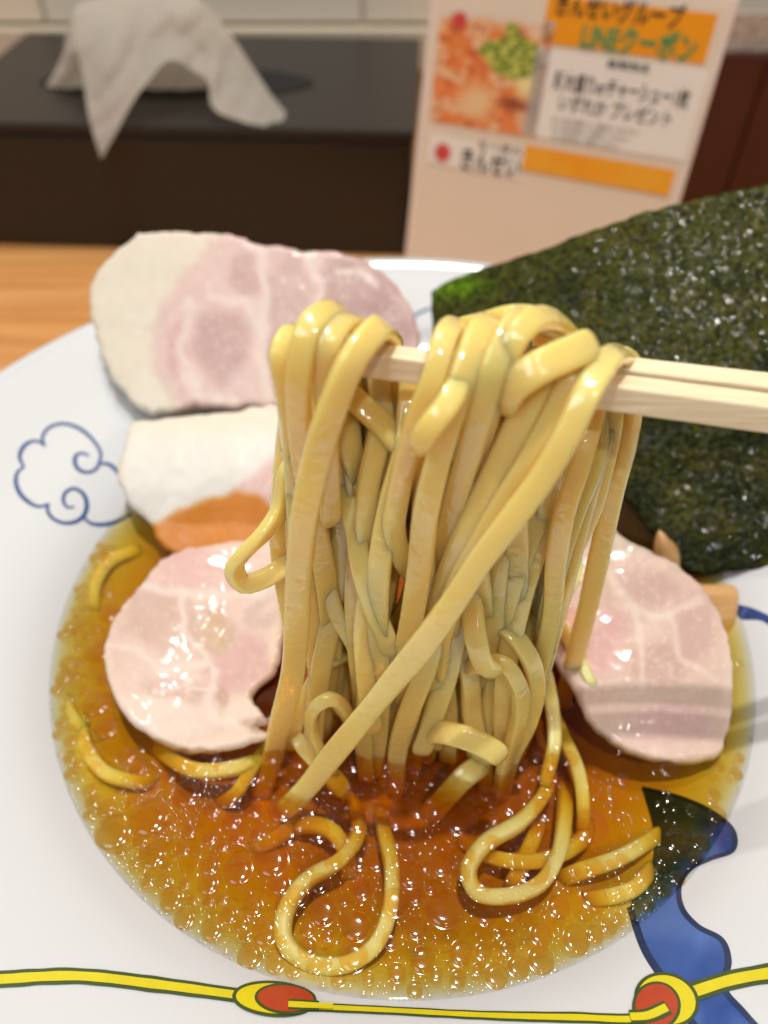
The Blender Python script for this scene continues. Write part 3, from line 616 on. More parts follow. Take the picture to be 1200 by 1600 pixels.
# front strands: (px, py, depth behind (+) or before (-) the hanging curtain in mm)
HANG = [
 ('wide noodle hanging foremost over the chopstick tip, straight down its left side', 5.3, [(606, 640, 13), (612, 560, 12), (606, 522, 4), (585, 517, -4), (552, 560, -8), (520, 635, -9), (494, 720, -9), (477, 800, -9), (467, 900, -8), (464, 980, -7), (456, 1060, -5), (438, 1130, -4), (424, 1190, -4), (405, 1250, -8)]),
 ('noodle looping highest over the chopstick tip', 5.0, [(560, 640, 12), (562, 545, 10), (545, 502, 4), (515, 488, -1), (484, 510, -5), (470, 565, -7), (467, 640, -6), (475, 720, -4), (490, 800, -2), (505, 880, -1), (515, 960, 0), (520, 1040, 1)]),
 ('noodle curled inside the loop over the chopstick tip', 4.4, [(590, 600, 12), (580, 530, 9), (560, 506, 3), (533, 508, -3), (515, 535, -6), (508, 590, -6), (510, 660, -5), (515, 740, -4), (515, 820, -3)]),
 ('thin noodle edge at the outermost side past the chopstick tip', 4.2, [(470, 520, 4), (446, 528, 0), (436, 552, -2), (444, 610, -2), (455, 680, -1), (462, 760, 0), (462, 840, 1), (470, 920, 2)]),
 ('noodle falling behind the wide front noodle into a slack bend', 4.3, [(470, 560, 8), (456, 620, 6), (446, 690, 5), (438, 770, 4), (437, 850, 3), (446, 920, 3), (458, 990, 3)]),
 ('short rounded noodle end poking out below the chopstick tip', 3.0, [(520, 760, -2), (490, 735, -2), (462, 714, -1), (440, 702, 0)]),
 ('noodle forming an open side loop over the floating pork slice', 4.4, [(452, 720, 3), (440, 790, 1), (415, 830, -1), (384, 862, -2), (366, 888, -2), (380, 912, -2), (412, 904, -1), (446, 884, 1), (480, 870, 4)]),
 ('noodle slanting down under the bare stretch of chopstick', 4.9, [(520, 585, 6), (548, 618, 1), (585, 652, -1), (622, 692, -2), (655, 735, -1), (680, 790, 2)]),
 ('second slanting noodle below the bare stretch of chopstick', 4.6, [(530, 660, 5), (545, 710, 1), (570, 762, -1), (605, 808, -2), (640, 842, -1), (668, 880, 2)]),
 ('bright wavy noodle dropping through the middle of the bundle', 4.6, [(540, 620, 9), (533, 690, 4), (538, 760, 0), (555, 820, -3), (563, 880, -5), (582, 945, -6), (606, 1005, -6), (610, 1060, -4), (600, 1120, -3), (592, 1180, -2), (594, 1240, -2), (584, 1300, -4)]),
 ('narrow noodle bending between the wide front noodle and the wavy one', 4.0, [(508, 840, 2), (512, 910, 0), (530, 965, -1), (553, 1005, -2), (566, 1050, -2), (566, 1105, -1), (560, 1160, 2)]),
 ('noodle bowed into a low arch above the broth', 3.6, [(570, 1030, 5), (540, 1022, 2), (512, 1036, 0), (488, 1070, -1), (470, 1110, -2), (452, 1170, -2)]),
 ('small noodle ring standing just above the broth', 3.3, [(575, 1190, 0), (556, 1150, -3), (540, 1112, -5), (516, 1092, -6), (493, 1106, -6), (487, 1138, -6), (500, 1172, -7), (525, 1215, -8)]),
 ('flat noodle end lying across below the small ring', 4.6, [(462, 1150, -4), (484, 1176, -6), (510, 1204, -8), (540, 1240, -10)]),
 ('noodle twisting at the left side of the larger draped clump', 4.7, [(760, 610, 13), (745, 540, 11), (718, 512, 4), (694, 530, -5), (678, 590, -8), (654, 650, -8), (636, 710, -7), (622, 770, -6), (615, 825, -6), (628, 870, -5), (655, 905, -2)]),
 ('stubby noodle end pointing down in front of the clump', 4.6, [(720, 590, -9), (700, 632, -12), (676, 662, -13), (660, 686, -13), (652, 706, -12.5)]),
 ('long noodle running from the clump top straight down the centre', 5.0, [(800, 620, 13), (795, 540, 12), (775, 506, 4), (748, 520, -5), (726, 580, -9), (704, 650, -10), (684, 720, -10), (666, 800, -10), (657, 880, -9), (646, 950, -8), (634, 1020, -6), (630, 1100, -3)]),
 ('noodle pressed beside the long central noodle', 5.0, [(850, 600, 13), (850, 530, 11), (830, 500, 4), (800, 510, -5), (774, 568, -9), (752, 640, -9), (734, 705, -8), (716, 765, -7), (700, 840, -6), (690, 920, -5)]),
 ('noodle bulging highest at the crest of the larger clump', 5.2, [(905, 600, 13), (900, 540, 11), (880, 506, 4), (850, 497, -2), (820, 510, -6), (795, 545, -8), (770, 610, -8), (752, 680, -6), (735, 750, -4)]),
 ('noodle lying flat along the crest of the larger clump', 5.0, [(690, 540, 8), (715, 518, 5), (755, 508, 2), (800, 497, 0), (840, 500, 2), (880, 520, 6)]),
 ('broad flat noodle flap with a torn corner above the chopsticks', 6.2, [(782, 640, -8), (800, 605, -9.5), (832, 580, -10), (868, 562, -9), (900, 548, -7), (928, 532, -4)]),
 ('pale wide noodle slanting from under the torn flap', 5.3, [(890, 560, -4), (850, 590, -7), (822, 640, -8), (792, 705, -8), (756, 780, -8), (722, 850, -8), (694, 925, -7), (675, 1000, -6), (662, 1080, -4), (650, 1150, -3), (640, 1220, -3), (625, 1290, -5)]),
 ('noodle squeezed between the pale wide noodle and the long diagonal one', 5.2, [(930, 560, -4), (895, 592, -8), (866, 650, -9), (832, 715, -10), (790, 785, -10), (752, 850, -10), (716, 915, -9), (690, 990, -7), (680, 1060, -5)]),
 ('longest noodle running diagonally across the whole front of the bundle', 5.2, [(985, 640, 13), (988, 580, 11), (975, 556, 4), (950, 562, -5), (922, 605, -10), (890, 672, -12), (852, 738, -13), (803, 806, -14), (750, 876, -14.5), (706, 944, -15), (660, 1008, -15), (608, 1072, -14), (556, 1136, -13), (512, 1190, -12), (478, 1232, -12), (440, 1270, -14)]),
 ('outermost long noodle hanging free with a cut end near the broth', 4.8, [(955, 600, -1), (960, 555, 3), (982, 566, 6), (988, 610, 7), (978, 690, 7), (958, 770, 8), (938, 860, 9), (918, 950, 10), (900, 1020, 11), (884, 1080, 12), (874, 1120, 13)]),
 ('wide noodle ending short in the air at the rear side', 5.8, [(950, 590, 8), (952, 650, 6), (940, 720, 5), (922, 790, 4), (900, 840, 3.5), (886, 868, 3)]),
 ('broad shaded noodle behind the long diagonal one', 6.4, [(925, 590, 9), (915, 660, 6), (895, 740, 4), (872, 820, 2), (852, 900, 1), (838, 970, 1), (835, 1040, 3)]),
 ('shaded noodle hanging inside beneath the diagonal one', 5.4, [(890, 620, 8), (868, 720, 3), (840, 800, 0), (812, 870, -2), (790, 940, -3), (772, 1000, -2), (760, 1060, 0)]),
 ('outer one of two noodles curling round beside the broth', 4.3, [(740, 930, 2), (768, 968, -1), (800, 990, -4), (828, 1030, -6), (836, 1080, -6), (824, 1130, -6), (800, 1180, -6), (786, 1230, -7), (780, 1290, -8)]),
 ('inner one of two noodles curling round beside the broth', 4.0, [(730, 1046, -4), (758, 1036, -6), (786, 1036, -7), (808, 1066, -8), (814, 1105, -8), (804, 1150, -8), (790, 1190, -8), (780, 1240, -8)]),
 ('noodle folding over with a blunt end above the curls', 5.0, [(722, 880, 0), (736, 940, -4), (744, 1000, -8), (760, 1042, -9), (782, 1050, -9)]),
 ('thick noodle stub with a slanted cut end low in front', 5.4, [(672, 1146, -6), (704, 1146, -10), (742, 1158, -12), (772, 1174, -13), (784, 1186, -13)]),
 ('thick noodle dipping into the broth below the slanted stub', 5.4, [(760, 1190, -6), (728, 1212, -9), (696, 1246, -11), (662, 1284, -12), (630, 1330, -15)]),
 ('noodle hanging beside the slanted stub down to the broth', 4.6, [(722, 1000, -2), (734, 1060, -4), (738, 1120, -5), (752, 1180, -6), (762, 1240, -6), (765, 1300, -8)]),
 ('noodle ending bluntly just above the dark broth', 5.0, [(718, 960, -3), (702, 1040, -5), (684, 1100, -6), (668, 1150, -6), (656, 1178, -6)]),
 ('wavy noodle in the low centre reaching the broth', 4.8, [(690, 960, -6), (668, 1040, -7), (640, 1110, -7), (622, 1170, -6), (618, 1230, -6), (604, 1300, -8)]),
 ('noodle slipping into the broth between its neighbours', 4.6, [(640, 1010, -3), (622, 1080, -3), (602, 1150, -3), (606, 1210, -4), (560, 1300, -8)]),
 ('pale noodle half seen under the first centre strands', 4.6, [(560, 600, 10), (600, 640, 6), (640, 610, 8), (650, 700, 5), (640, 780, 3), (655, 860, 0), (640, 940, -1), (610, 990, -1)]),
]
for lb, wd, pts in HANG:
    noodle(hang(pts), lb, wd * .78, 2.2 if wd < 5 else 2.0, G1)
# the rear layer of the lifted bundle: nothing in the photo tells these apart
r_ = random.Random(5)
for k in range(28):
    t = (k + .5) / 28; tx = 462 + 515 * t + r_.uniform(-8, 8); bx = 485 + 355 * t + r_.uniform(-25, 25); dep = r_.choice((7, 9, 11)) ; yb = r_.uniform(1090, 1200)
    ph = r_.uniform(0, 6); pts = [(tx, 532 + 55 * t, dep + 2)]
    for j in range(1, 8):
        u = j / 7.0; pts.append((tx + (bx - tx) * u ** 1.2 + 10 * math.sin(ph + 5 * u), 540 + 55 * t + (yb - 540 - 55 * t) * u, dep + 2 * math.sin(ph + 4 * u) - 3 * u))
    noodle(hang(cap(pts)), 'pale yellow noodle hanging in the rear layer of the lifted bundle', r_.uniform(3.6, 4.6), 2.3, 'rear layer of lifted noodles', tone=.35)
for k in range(30):
    tx = 470 + 500 * (k + r_.random()) / 30; bx = 520 + (tx - 480) * .62 + r_.uniform(-70, 70); yt = 600 + (tx - 480) * .09; yb = r_.uniform(1120, 1230); ph = r_.uniform(0, 6); dep = r_.uniform(-3, 4)
    pts = [(tx, yt - 40, dep + 6)] + [(tx + (bx - tx) * (j / 7) + 16 * math.sin(ph + 6 * j / 7), yt + (yb - yt) * j / 7, dep + 2 * math.sin(ph + 5 * j / 7) - 3 * j / 7) for j in range(1, 8)]
    noodle(hang(cap(pts)), 'narrow noodle half hidden among the middle strands of the lifted bundle', r_.uniform(3.2, 4.2), 2.1, 'middle layer of lifted noodles', tone=.2)
# noodles lying in the broth
def lie(pts, sink=False):
    out = []
    n = len(pts) - 1
    for i, (x, y, z) in enumerate(pts):
        e = min(i, n - i); z2 = z - (1.6 if x < 300 else .9) - (11 if e == 0 else (2.5 if e == 1 else 0)) if sink else z
        out.append(on_z(x, y, SZ + z2))
    return out
G2 = 'noodles lying in the broth'
LIE = [
 ('noodle making a large round loop under the broth nearest the bowl edge', 4.3, [(545, 1230, -5), (560, 1300, -4), (530, 1345, -2.8), (480, 1375, -2.2), (446, 1425, -2.0), (445, 1470, -2.0), (480, 1503, -2.0), (535, 1508, -2.0), (585, 1478, -2.0), (608, 1425, -2.2), (612, 1360, -2.8), (600, 1300, -5), (590, 1250, -8)]),
 ('noodle making a pointed loop under the broth beside the bundle', 4.4, [(850, 1190, -5), (850, 1240, -3), (812, 1285, -2.2), (756, 1320, -2), (732, 1360, -2), (745, 1394, -2), (795, 1400, -2), (845, 1380, -2), (872, 1335, -2), (882, 1270, -2.5), (880, 1210, -5)]),
 ('short noodle slanting inside the pointed loop', 4.8, [(850, 1270, -4), (830, 1320, -3.5), (806, 1372, -4), (790, 1400, -7)]),
 ('noodle lying towards the blue ribbon painting', 4.6, [(850, 1385, -6), (905, 1362, -2.5), (965, 1342, -2), (1010, 1316, -1.8), (1045, 1290, -2)]),
 ('noodle bending back at the edge below the one towards the ribbon', 4.3, [(1030, 1330, -3), (1012, 1365, -2), (985, 1392, -2), (930, 1405, -3), (890, 1402, -6)]),
 ('noodle loop under broth by the far edge near the cloud painting', 4.4, [(250, 868, -6), (215, 862, -3), (172, 880, -2.2), (150, 915, -2), (148, 960, -2.5), (160, 1010, -5)]),
 ('second noodle bend under the broth beside the floating slice', 4.4, [(240, 850, -6), (200, 846, -4), (160, 858, -3), (135, 890, -3), (125, 940, -3)]),
 ('noodle curving below the floating pork slice by the bowl edge', 4.4, [(140, 1060, -3), (128, 1120, -2.4), (136, 1170, -2.2), (165, 1208, -2), (215, 1222, -2.5), (270, 1218, -5)]),
 ('noodle running out from under the floating pork slice', 4.6, [(235, 1140, -6), (262, 1180, -3), (310, 1204, -2.5), (370, 1200, -3), (420, 1180, -4), (470, 1140, -4)]),
 ('noodle sunk deep beside the front bubbles', 4.8, [(330, 1330, -12), (400, 1325, -9), (460, 1290, -7), (500, 1240, -6)]),
 ('noodle sunk under the dark broth below the diagonal noodle', 4.8, [(430, 1330, -9), (470, 1290, -6), (520, 1300, -5), (545, 1350, -6), (520, 1400, -9)]),
 ('noodle piece lying on the pink pork slice behind the free strand', 4.0, [(905, 870, 13), (898, 905, 12), (872, 940, 10), (845, 968, 9)]),
 ('noodle end beside the pink pork slice at the bundle foot', 4.0, [(868, 960, 10), (890, 1000, 7), (930, 1080, 2), (960, 1140, -2)]),
 ('pale noodle dropping into the broth right of the curls', 4.4, [(850, 1040, 8), (862, 1100, 3), (866, 1160, -1), (850, 1230, -6)]),
]
LIE += [
 ('noodle trailing out towards the left edge of the broth', 4.2, [(110, 1000, -2.4), (100, 1060, -2.2), (112, 1120, -2.2), (150, 1160, -3), (200, 1170, -6)]),
 ('noodle crossing under the pointed loop', 4.2, [(700, 1300, -6), (770, 1340, -4), (840, 1345, -3), (900, 1320, -3), (930, 1270, -5)]),
 ('noodle rising beside the pointed loop to the bundle foot', 4.2, [(905, 1330, -4), (912, 1270, -2.4), (905, 1210, -2.2), (880, 1150, -2), (858, 1100, 3)]),
 ('noodle sweeping from the bundle foot under the small ring', 4.2, [(430, 1150, -1.5), (400, 1190, -2), (372, 1235, -3), (330, 1260, -6)]),
]
for lb, wd, pts in LIE: 
    soak = min(p[2] for p in pts) < -1.5 and 'pink pork' not in lb and 'right of the curls' not in lb
    noodle(lie(pts, soak), lb, wd * .6, 2.6, G2, tone=-.4, mat=M_soaked if soak else None)

# ------------------------------------------------------------------ oil droplets and bubbles on the broth
blk = [[(177, 965), (219, 914), (288, 858), (375, 841), (470, 880), (448, 975), (391, 1084), (424, 1149), (330, 1168), (249, 1155), (183, 1100), (161, 1015)],
       [(860, 800), (972, 840), (1061, 886), (1125, 957), (1147, 1043), (1138, 1154), (1073, 1180), (962, 1150), (880, 1052), (815, 910)]]
blk = [(np.array(p, float), np.roll(np.array(p, float), -1, axis=0)) for p in blk]
def proj(p):
    v = p - CAM; z = v @ fw; return 600 + F * (v @ rt) / z, 800 - F * (v @ up) / z
big = []
def add_big(p, r):
    for q, s in big:
        if math.hypot(p[0] - q[0], p[1] - q[1]) < r + s + .1: return False
    big.append((p, r)); return True
for x, y, rp in ((292, 1240, 20), (357, 1247, 17), (232, 1277, 27), (331, 1266, 12), (361, 1282, 14), (238, 1337, 19), (372, 1360, 21), (424, 1344, 25), (449, 1306, 15), (456, 1372, 20), (414, 1456, 19), (268, 1404, 17), (331, 1452, 15),
                 (395, 1418, 15), (357, 1430, 13), (505, 1425, 20), (556, 1448, 20), (566, 1390, 14), (690, 1350, 17), (756, 1375, 15), (695, 1420, 27), (650, 1400, 12), (650, 1450, 15), (610, 1470, 13), (760, 1430, 15), (845, 1460, 16),
                 (800, 1425, 14), (873, 1417, 16), (900, 1468, 20), (845, 1500, 19), (810, 1510, 15), (775, 1525, 17), (660, 1500, 18), (620, 1520, 13), (390, 1495, 18), (430, 1505, 14), (720, 1490, 17), (930, 1460, 12), (560, 1345, 14),
                 (540, 1370, 18), (480, 1480, 14), (1095, 1315, 14), (1088, 1340, 10), (150, 1100, 20), (165, 1060, 12), (390, 1215, 14), (215, 1200, 12)):
    p = on_z(x, y, SZ); add_big(p, rp / F * float((p - CAM) @ fw) * .95)
tries = 0
while len(big) < 235 and tries < 9000:
    tries += 1
    rr = 80.0 * math.sqrt(rng.random()); a = rng.random() * 2 * math.pi
    if rng.random() < .3: rr = 79.0 - rng.random() * 5
    p = np.array([BX + rr * math.cos(a), BY + rr * math.sin(a), SZ]); x, y = proj(p)
    if y < 1180 and not (x < 170 and y > 850): continue
    if x > 880 and y < 1330 and rng.random() < .9: continue
    if any(inside(*b_, x, y) for b_ in blk): continue
    r = float(rng.choice([.9, 1.2, 1.6, 2.2, 3.0], p=[.2, .25, .25, .18, .12]))
    if rr + r * .8 > 80.5: continue
    add_big(p, r)
# each droplet: a nearly flat lens, a steep shoulder and a small upward-curving foot where the broth climbs it
PD = [(.0, .150), (.35, .147), (.6, .138), (.76, .122), (.88, .094), (.95, .062), (1.0, .036), (1.06, .016), (1.14, .004), (1.2, .0)]
bv = [(0, 0, PD[0][1])] + [(q_ * math.cos(2 * math.pi * k / 26), q_ * math.sin(2 * math.pi * k / 26), z_) for q_, z_ in PD[1:] for k in range(26)]
bf = [(0, 1 + k, 1 + (k + 1) % 26) for k in range(26)] + [(1 + i * 26 + k, 1 + (i + 1) * 26 + k, 1 + (i + 1) * 26 + (k + 1) % 26, 1 + i * 26 + (k + 1) % 26) for i in range(len(PD) - 2) for k in range(26)]
bv = np.array(bv)
mb = bpy.data.meshes.new('oil_droplet'); mb.from_pydata((bv * MM).tolist(), [], bf); mb.polygons.foreach_set('use_smooth', [True] * len(mb.polygons)); mb.materials.append(M_oil)
for p, r in big:
    o = bpy.data.objects.new('oil_droplet', mb); col.objects.link(o); place(o, p + np.array([0, 0, .03]), broth); o.scale = (r, r * (.94 + .1 * rng.random()), r); o.rotation_euler.z = rng.random() * 6
# the countless tiny ones, as one mass
sv, sf = dome(9, 3, 2.2, 0.16); sv = np.array(sv)
bigA = np.array([[p[0], p[1], r] for p, r in big])
V_all, F_all, n0, made, tries, cells = [], [], 0, 0, 0, {}
while made < 3400 and tries < 75000:
    tries += 1
    rr = 81.0 * math.sqrt(rng.random()); a = rng.random() * 2 * math.pi
    edge_one = rng.random() < .14
    if edge_one: rr = 80.4 - abs(rng.normal()) * 2.6
    p = np.array([BX + rr * math.cos(a), BY + rr * math.sin(a), SZ]); x, y = proj(p)
    dens = .03 + .97 * smooth(1170, 1260, y)
    if x > 880: dens *= .10 + .25 * smooth(1330, 1400, y) + .5 * smooth(1400, 1440, y)
    if x < 260 and 820 < y: dens = max(dens, .08 if not edge_one else .22)
    dens *= .16 + 1.3 * smooth(-.22, .38, nz(p[0], p[1], .075, 77)) * (.6 + .8 * smooth(-.2, .3, nz(p[0], p[1], .25, 79)))
    if rng.random() > dens: continue
    if any(inside(*b_, x, y) for b_ in blk): continue
    d2 = np.hypot(bigA[:, 0] - p[0], bigA[:, 1] - p[1])
    if (d2 < bigA[:, 2] * (1.0 if rng.random() > .03 else 0)).any(): continue
    r = float(np.clip(rng.lognormal(-.80, .40), .25, .95))
    if rr + r > 80.6: continue
    ck = (int(p[0] // 2.7), int(p[1] // 2.7))
    if any(math.hypot(p[0] - q[0], p[1] - q[1]) < (r + q[2]) * .93 for i_ in (-1, 0, 1) for j_ in (-1, 0, 1) for q in cells.get((ck[0] + i_, ck[1] + j_), ())): continue
    if (d2 < bigA[:, 2] * 1.08 + r * .8).any() and rng.random() > .04: continue
    cells.setdefault(ck, []).append((p[0], p[1], r))
    V_all.append(sv * r + p + np.array([0, 0, .02])); F_all += [tuple(i + n0 for i in f) for f in sf]; n0 += len(sv); made += 1
o = mesh_obj('fine_oil_droplets', np.vstack(V_all), F_all, M_bead, broth); o['kind'] = 'stuff'
# ------------------------------------------------------------------ tissue box and tissue
TB = empty('tissue_box', (-60, 450, 0))
bx0, bx1, by0, by1, bh = on_Y(-100, 300, 381)[0], on_Y(643, 300, 381)[0], 381, 522, 64
ang = math.radians(-3.0); c_, s_ = math.cos(ang), math.sin(ang)
basis = [(c_, s_, 0), (-s_, c_, 0), (0, 0, 1)]; base = np.array([bx1, by0, 0.3]); Lb = bx1 - bx0
box('box_body', (-Lb, 0, 0), (0, 141, bh - 5), M_black, TB, 2.0, basis, base)
box('box_lid', (-Lb - .8, -.8, bh - 4.6), (.8, 141.8, bh), M_black, TB, 1.6, basis, base)
M_slot = principled('slot_dark', (0.004, 0.004, 0.004), 0.9)
sl = [on_z(275 + 215 * math.cos(t), 128 + 24 * math.sin(t), bh + .8) for t in np.linspace(0, 2 * math.pi, 40, endpoint=False)]
mesh_obj('slot_shade_disc', sl, [tuple(range(40))], M_slot, TB, smooth_=False)  # flat black disc on the lid, shade inside the slot as colour
tag(TB, 'long black tissue box at the back of the counter', 'tissue box')
def loft(rows, nu=90, nv=44):
    C = [catmull([np.array(on_Y(*p)) for p in R_], .5) for R_ in rows]
    C = [[c[int(k * (len(c) - 1) / (nu - 1))] for k in range(nu)] for c in C]
    G = []
    for k in range(nu):
        cc = catmull([C[i][k] for i in range(len(C))], .4); G.append([cc[int(j * (len(cc) - 1) / (nv - 1))] for j in range(nv)])
    def crease(p):
        r1 = abs(noise.noise(Vector((p[0] * .034 + p[2] * .02, p[2] * .012, 1.0)))); r2 = abs(noise.noise(Vector((p[0] * .07 - p[2] * .05, p[2] * .05, 6.0))))
        return np.array([1.5 * r2, -9.0 * r1 - 4.0 * r2, 3.0 * r1])
    vs = [p + crease(p) for g in G for p in g]
    fs = [(k * nv + j, k * nv + j + 1, (k + 1) * nv + j + 1, (k + 1) * nv + j) for k in range(nu - 1) for j in range(nv - 1)]
    return vs, fs
nt = M_tissue.node_tree; N, L = nt.nodes, nt.links; tl = N.new('ShaderNodeBsdfTranslucent'); tl.inputs[0].default_value = (.8, .76, .7, 1); ms = N.new('ShaderNodeMixShader'); ms.inputs[0].default_value = .55
L.new(N['Principled BSDF'].outputs[0], ms.inputs[1]); L.new(tl.outputs[0], ms.inputs[2]); L.new(ms.outputs[0], N['Material Output'].inputs['Surface'])
TI = empty('tissue', on_z(275, 128, bh))
# front fall, from ridge to hanging hem; rear fall, from ridge down into the slot
vs, fs = loft([[(118, 50, 408), (122, 8, 418), (200, -8, 426), (300, -10, 430), (355, 45, 426), (395, 105, 420), (425, 150, 412), (466, 196, 400)],
               [(128, 110, 398), (170, 55, 404), (215, 40, 412), (285, 20, 416), (330, 60, 414), (350, 95, 410), (372, 130, 404), (440, 190, 394)],
               [(140, 180, 386), (196, 120, 394), (240, 60, 410), (280, 60, 410), (322, 90, 408), (338, 112, 402), (345, 150, 396), (420, 195, 390)],
               [(160, 247, 376), (180, 215, 380), (222, 140, 390), (268, 92, 402), (300, 108, 402), (324, 126, 396), (334, 168, 390), (450, 207, 388)]])
mesh_obj('front_fold', vs, fs, M_tissue, TI)
vs, fs = loft([[(118, 50, 408), (122, 8, 418), (200, -8, 426), (300, -10, 430), (355, 45, 426), (395, 105, 420), (425, 150, 412)],
               [(95, 95, 426), (110, 60, 432), (200, 60, 436), (290, 70, 438), (345, 90, 436), (375, 115, 430), (415, 160, 418)],
               [(74, 134, 436), (110, 138, 438), (200, 140, 440), (290, 148, 440), (340, 146, 438), (372, 148, 434), (410, 160, 424)]])
mesh_obj('rear_fold', vs, fs, M_tissue, TI)
tag(TI, 'crumpled white tissue pulled up out of the black box', 'tissue')

# ------------------------------------------------------------------ coupon card
cardA = on_Y(640, 400, 352); yaw = math.radians(24); lean = math.radians(12)
ux = np.array([math.cos(yaw), -math.sin(yaw), 0]); nh = np.array([-math.sin(yaw), -math.cos(yaw), 0]); uz = unit(np.array([0, 0, 1.0]) * math.cos(lean) - nh * math.sin(lean))
nC = np.cross(ux, uz); nC = nC if np.dot(nC, CAM - cardA) > 0 else -nC
def on_card(x, y, lift=0.0): return on_plane(x, y, cardA + nC * lift, nC)
def card_uv(p): return np.array([np.dot(p - cardA, ux), np.dot(p - cardA, uz)])
def card_pt(u, v, lift): return cardA + ux * u + uz * v + nC * lift
l_, r__ = card_uv(on_card(662, 200))[0], card_uv(on_card(1098, 150))[0]
tp = card_uv(on_card(900, -16))[1]; bt = -np.dot(cardA, [0, 0, 1]) / uz[2] + .4
CARD = empty('coupon_card', card_pt((l_ + r__) / 2, bt, 0))
def card_box(name, u0, u1, v0, v1, t0, t1, mat, bev=.0, parent=CARD):
    return box(name, (u0, v0, t0), (u1, v1, t1), mat, parent, bev, [ux, uz, nC], cardA)
card_box('card_holder', l_ - 3, r__ + 3, bt, tp + 3, -2.2, -.3, M_edge, .4)
card_box('card_sheet', l_, r__, bt + 2, tp, -.25, 0, M_paper)
SLP = .088
def print_rect(name, x0, y0, x1, h, lift, mat):
    a, d_, c = card_uv(on_card(x0, y0)), card_uv(on_card(x0, y0 + h)), card_uv(on_card(x1, y0 + h / 2 + SLP * (x1 - x0)))
    return card_box(name, a[0], c[0], d_[1], a[1], lift - .15, lift, mat)
BAN = print_rect('orange_banner', 858, -8, 1114, 76, .30, M_porange)
PAN = print_rect('white_panel', 840, 74, 1094, 140, .30, M_pwhite)
print_rect('orange_bar', 822, 226, 1056, 40, .45, M_pbar)
LOG = print_rect('logo_panel', 674, 210, 818, 44, .30, M_pwhite)
# the printed dish: a flat print whose colours come from the picture printed there
a, c = card_uv(on_card(690, 12)), card_uv(on_card(836, 216)); nu, nv = 46, 56; vs, cols, fs = [], [], []
for j in range(nv):
    for i in range(nu):
        s, t = i / (nu - 1), j / (nv - 1); x, y = 690 + 150 * s - 10 * t, 12 + 204 * t
        vs.append(card_pt(a[0] + (c[0] - a[0]) * s, a[1] + (c[1] - a[1]) * t, .30))
        k = (226, 128, 66) if nz(x, y, .03, 50) > -.12 else (230, 176, 130)
        k = mixc(k, (176, 70, 40), .5 * smooth(.0, .45, nz(x, y, .07, 55))); k = mixc(k, (244, 206, 160), .6 * smooth(.1, .5, nz(x, y, .09, 57)))
        k = mixc(k, (222, 206, 186), (1 - smooth(0, 34, y - 10 - 6 * nz(x, y, .05, 3))))
        k = mixc(k, (232, 190, 140), blob(x, y, 745, 165, 30, 40, .8)); k = mixc(k, (140, 70, 46), blob(x, y, 800, 160, 30, 14, .8)); k = mixc(k, (236, 214, 150), blob(x, y, 815, 120, 24, 40, .8))
        if blob(x, y, 790, 80, 42, 46, .5, .5) > .35: k = (112, 130, 44) if nz(x, y, .11, 51) > -.05 else (196, 190, 90)
        cols.append(srgb(*k))
        if i and j: q = j * nu + i; fs.append((q, q - 1, q - nu - 1, q - nu))
mesh_obj('dish_print', vs, orient(vs, fs), M_photo, CARD, colors=cols)
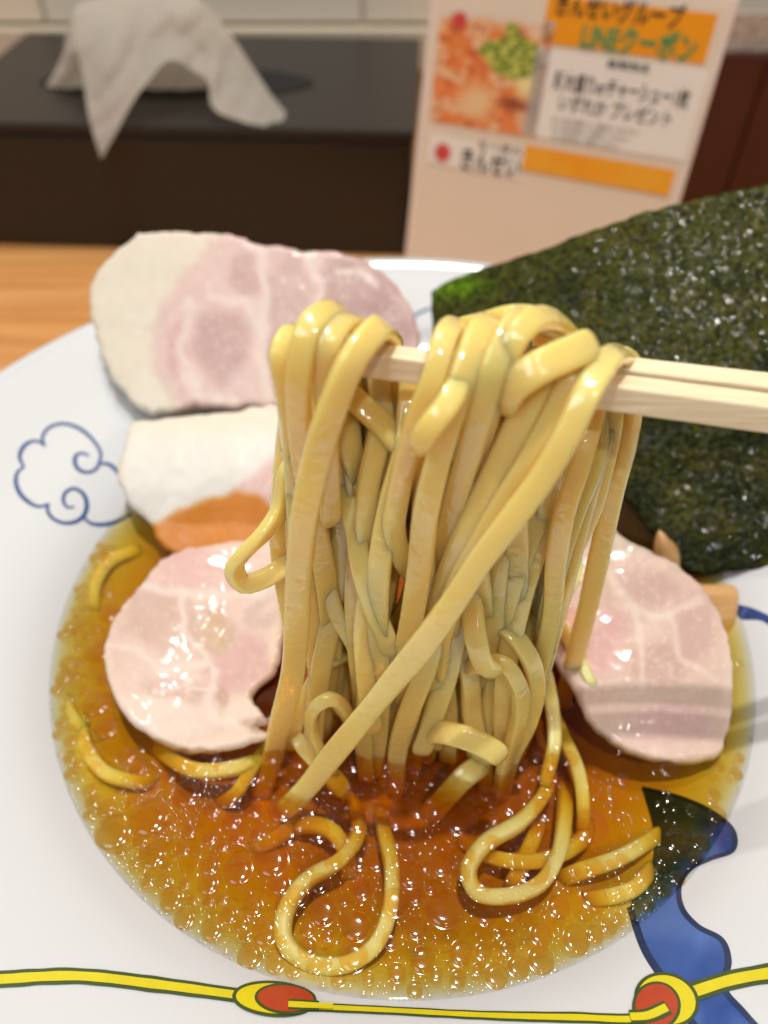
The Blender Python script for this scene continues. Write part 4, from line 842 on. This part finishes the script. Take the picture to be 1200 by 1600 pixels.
def text(s, x0, y0, x1, h_px, mat, lift=.55, bold=.012, on=None):
    """flat printed line from (x0, y0) to x1 in photo pixels, laid along the card"""
    cu = bpy.data.curves.new('lettering', 'FONT'); cu.body = s; cu.size = 1.0; cu.offset = bold; cu.resolution_u = 3
    t = bpy.data.objects.new('lettering', cu); col.objects.link(t); bpy.context.view_layer.update()
    me = bpy.data.meshes.new_from_object(t.evaluated_get(bpy.context.evaluated_depsgraph_get()))
    v = np.array([q.co[:] for q in me.vertices]); fcs = [tuple(p.vertices) for p in me.polygons]
    bpy.data.objects.remove(t); bpy.data.curves.remove(cu); bpy.data.meshes.remove(me)
    if not len(v): return
    p0, p1 = card_uv(on_card(x0, y0)), card_uv(on_card(x1, y0)); hh = card_uv(on_card(x0, y0 - h_px))[1] - p0[1]; p1 = card_uv(on_card(x1, y0 + SLP * (x1 - x0)))
    v[:, 0] = (v[:, 0] - v[:, 0].min()) / np.ptp(v[:, 0]) * (p1[0] - p0[0]); v[:, 1] = v[:, 1] / .82 * hh
    q = [card_pt(p0[0] + a_[0], p0[1] + a_[1], lift) for a_ in v]
    mesh_obj('lettering', q, orient(q, fcs), mat, on or CARD, smooth_=False)
text('きんせいグループ', 868, 20, 1066, 34, M_pblack, bold=.02, on=BAN)
text('LINEクーポン', 906, 72, 1086, 40, M_pgreen, bold=.03, on=BAN)
text('期間限定', 948, 104, 1016, 12, M_pblack, on=PAN)
text('麺大盛りorチャーシュー1枚', 864, 136, 1078, 26, M_pblack, bold=.015, on=PAN)
text('いずれか プレゼント', 872, 170, 1050, 24, M_pblack, bold=.01, on=PAN)
for k in range(3): text('※ご注文時にご提示ください', 862, 190 + k * 13, 1000 - k * 16, 9, M_pblack, bold=-.004, on=PAN)
text('らーめん', 748, 230, 818, 12, M_pblack, on=LOG); text('きんせい', 720, 260, 812, 32, M_pblack, bold=.02, on=LOG)
for cx, cy_, rr in ((692, 238, 16), (719, 32, 13)):
    pc = card_uv(on_card(cx, cy_)); rm = rr / F * 330
    vs = [card_pt(pc[0], pc[1], .55)] + [card_pt(pc[0] + rm * (1 if k % 2 else .74) * math.cos(k * math.pi / 12), pc[1] + rm * (1 if k % 2 else .74) * math.sin(k * math.pi / 12), .55) for k in range(24)]
    mesh_obj('emblem', vs, orient(vs, [(0, k + 1, (k + 1) % 24 + 1) for k in range(24)]), M_pred, CARD, smooth_=False)
tag(CARD, 'laminated coupon card with orange banner and dish photo standing behind the bowl', 'card')

# ------------------------------------------------------------------ menu holder and its small card at the far side
x0 = on_Y(1052, 200, 440)[0]; zt = on_Y(1150, 88, 440)[2]
MH = empty('menu_holder', (x0 + 60, 450, 0))
box('holder_body', (x0, 440, .3), (x0 + 150, 500, zt), M_redbrown, MH, 2.0)
box('holder_ridge', (x0 + 40, 437.5, .3), (x0 + 46, 441, zt - 2), M_redbrown, MH, .8)
tag(MH, 'dark red lacquered holder beside the coupon card', 'holder')
x1 = on_Y(1122, 50, 446)[0]
pc = box('price_card', (x1, 446, zt + .3), (x1 + 120, 448, on_Y(1150, 20, 446)[2]), M_speck, None, .3)
tag(pc, 'small pale printed card standing on the dark red holder', 'card')
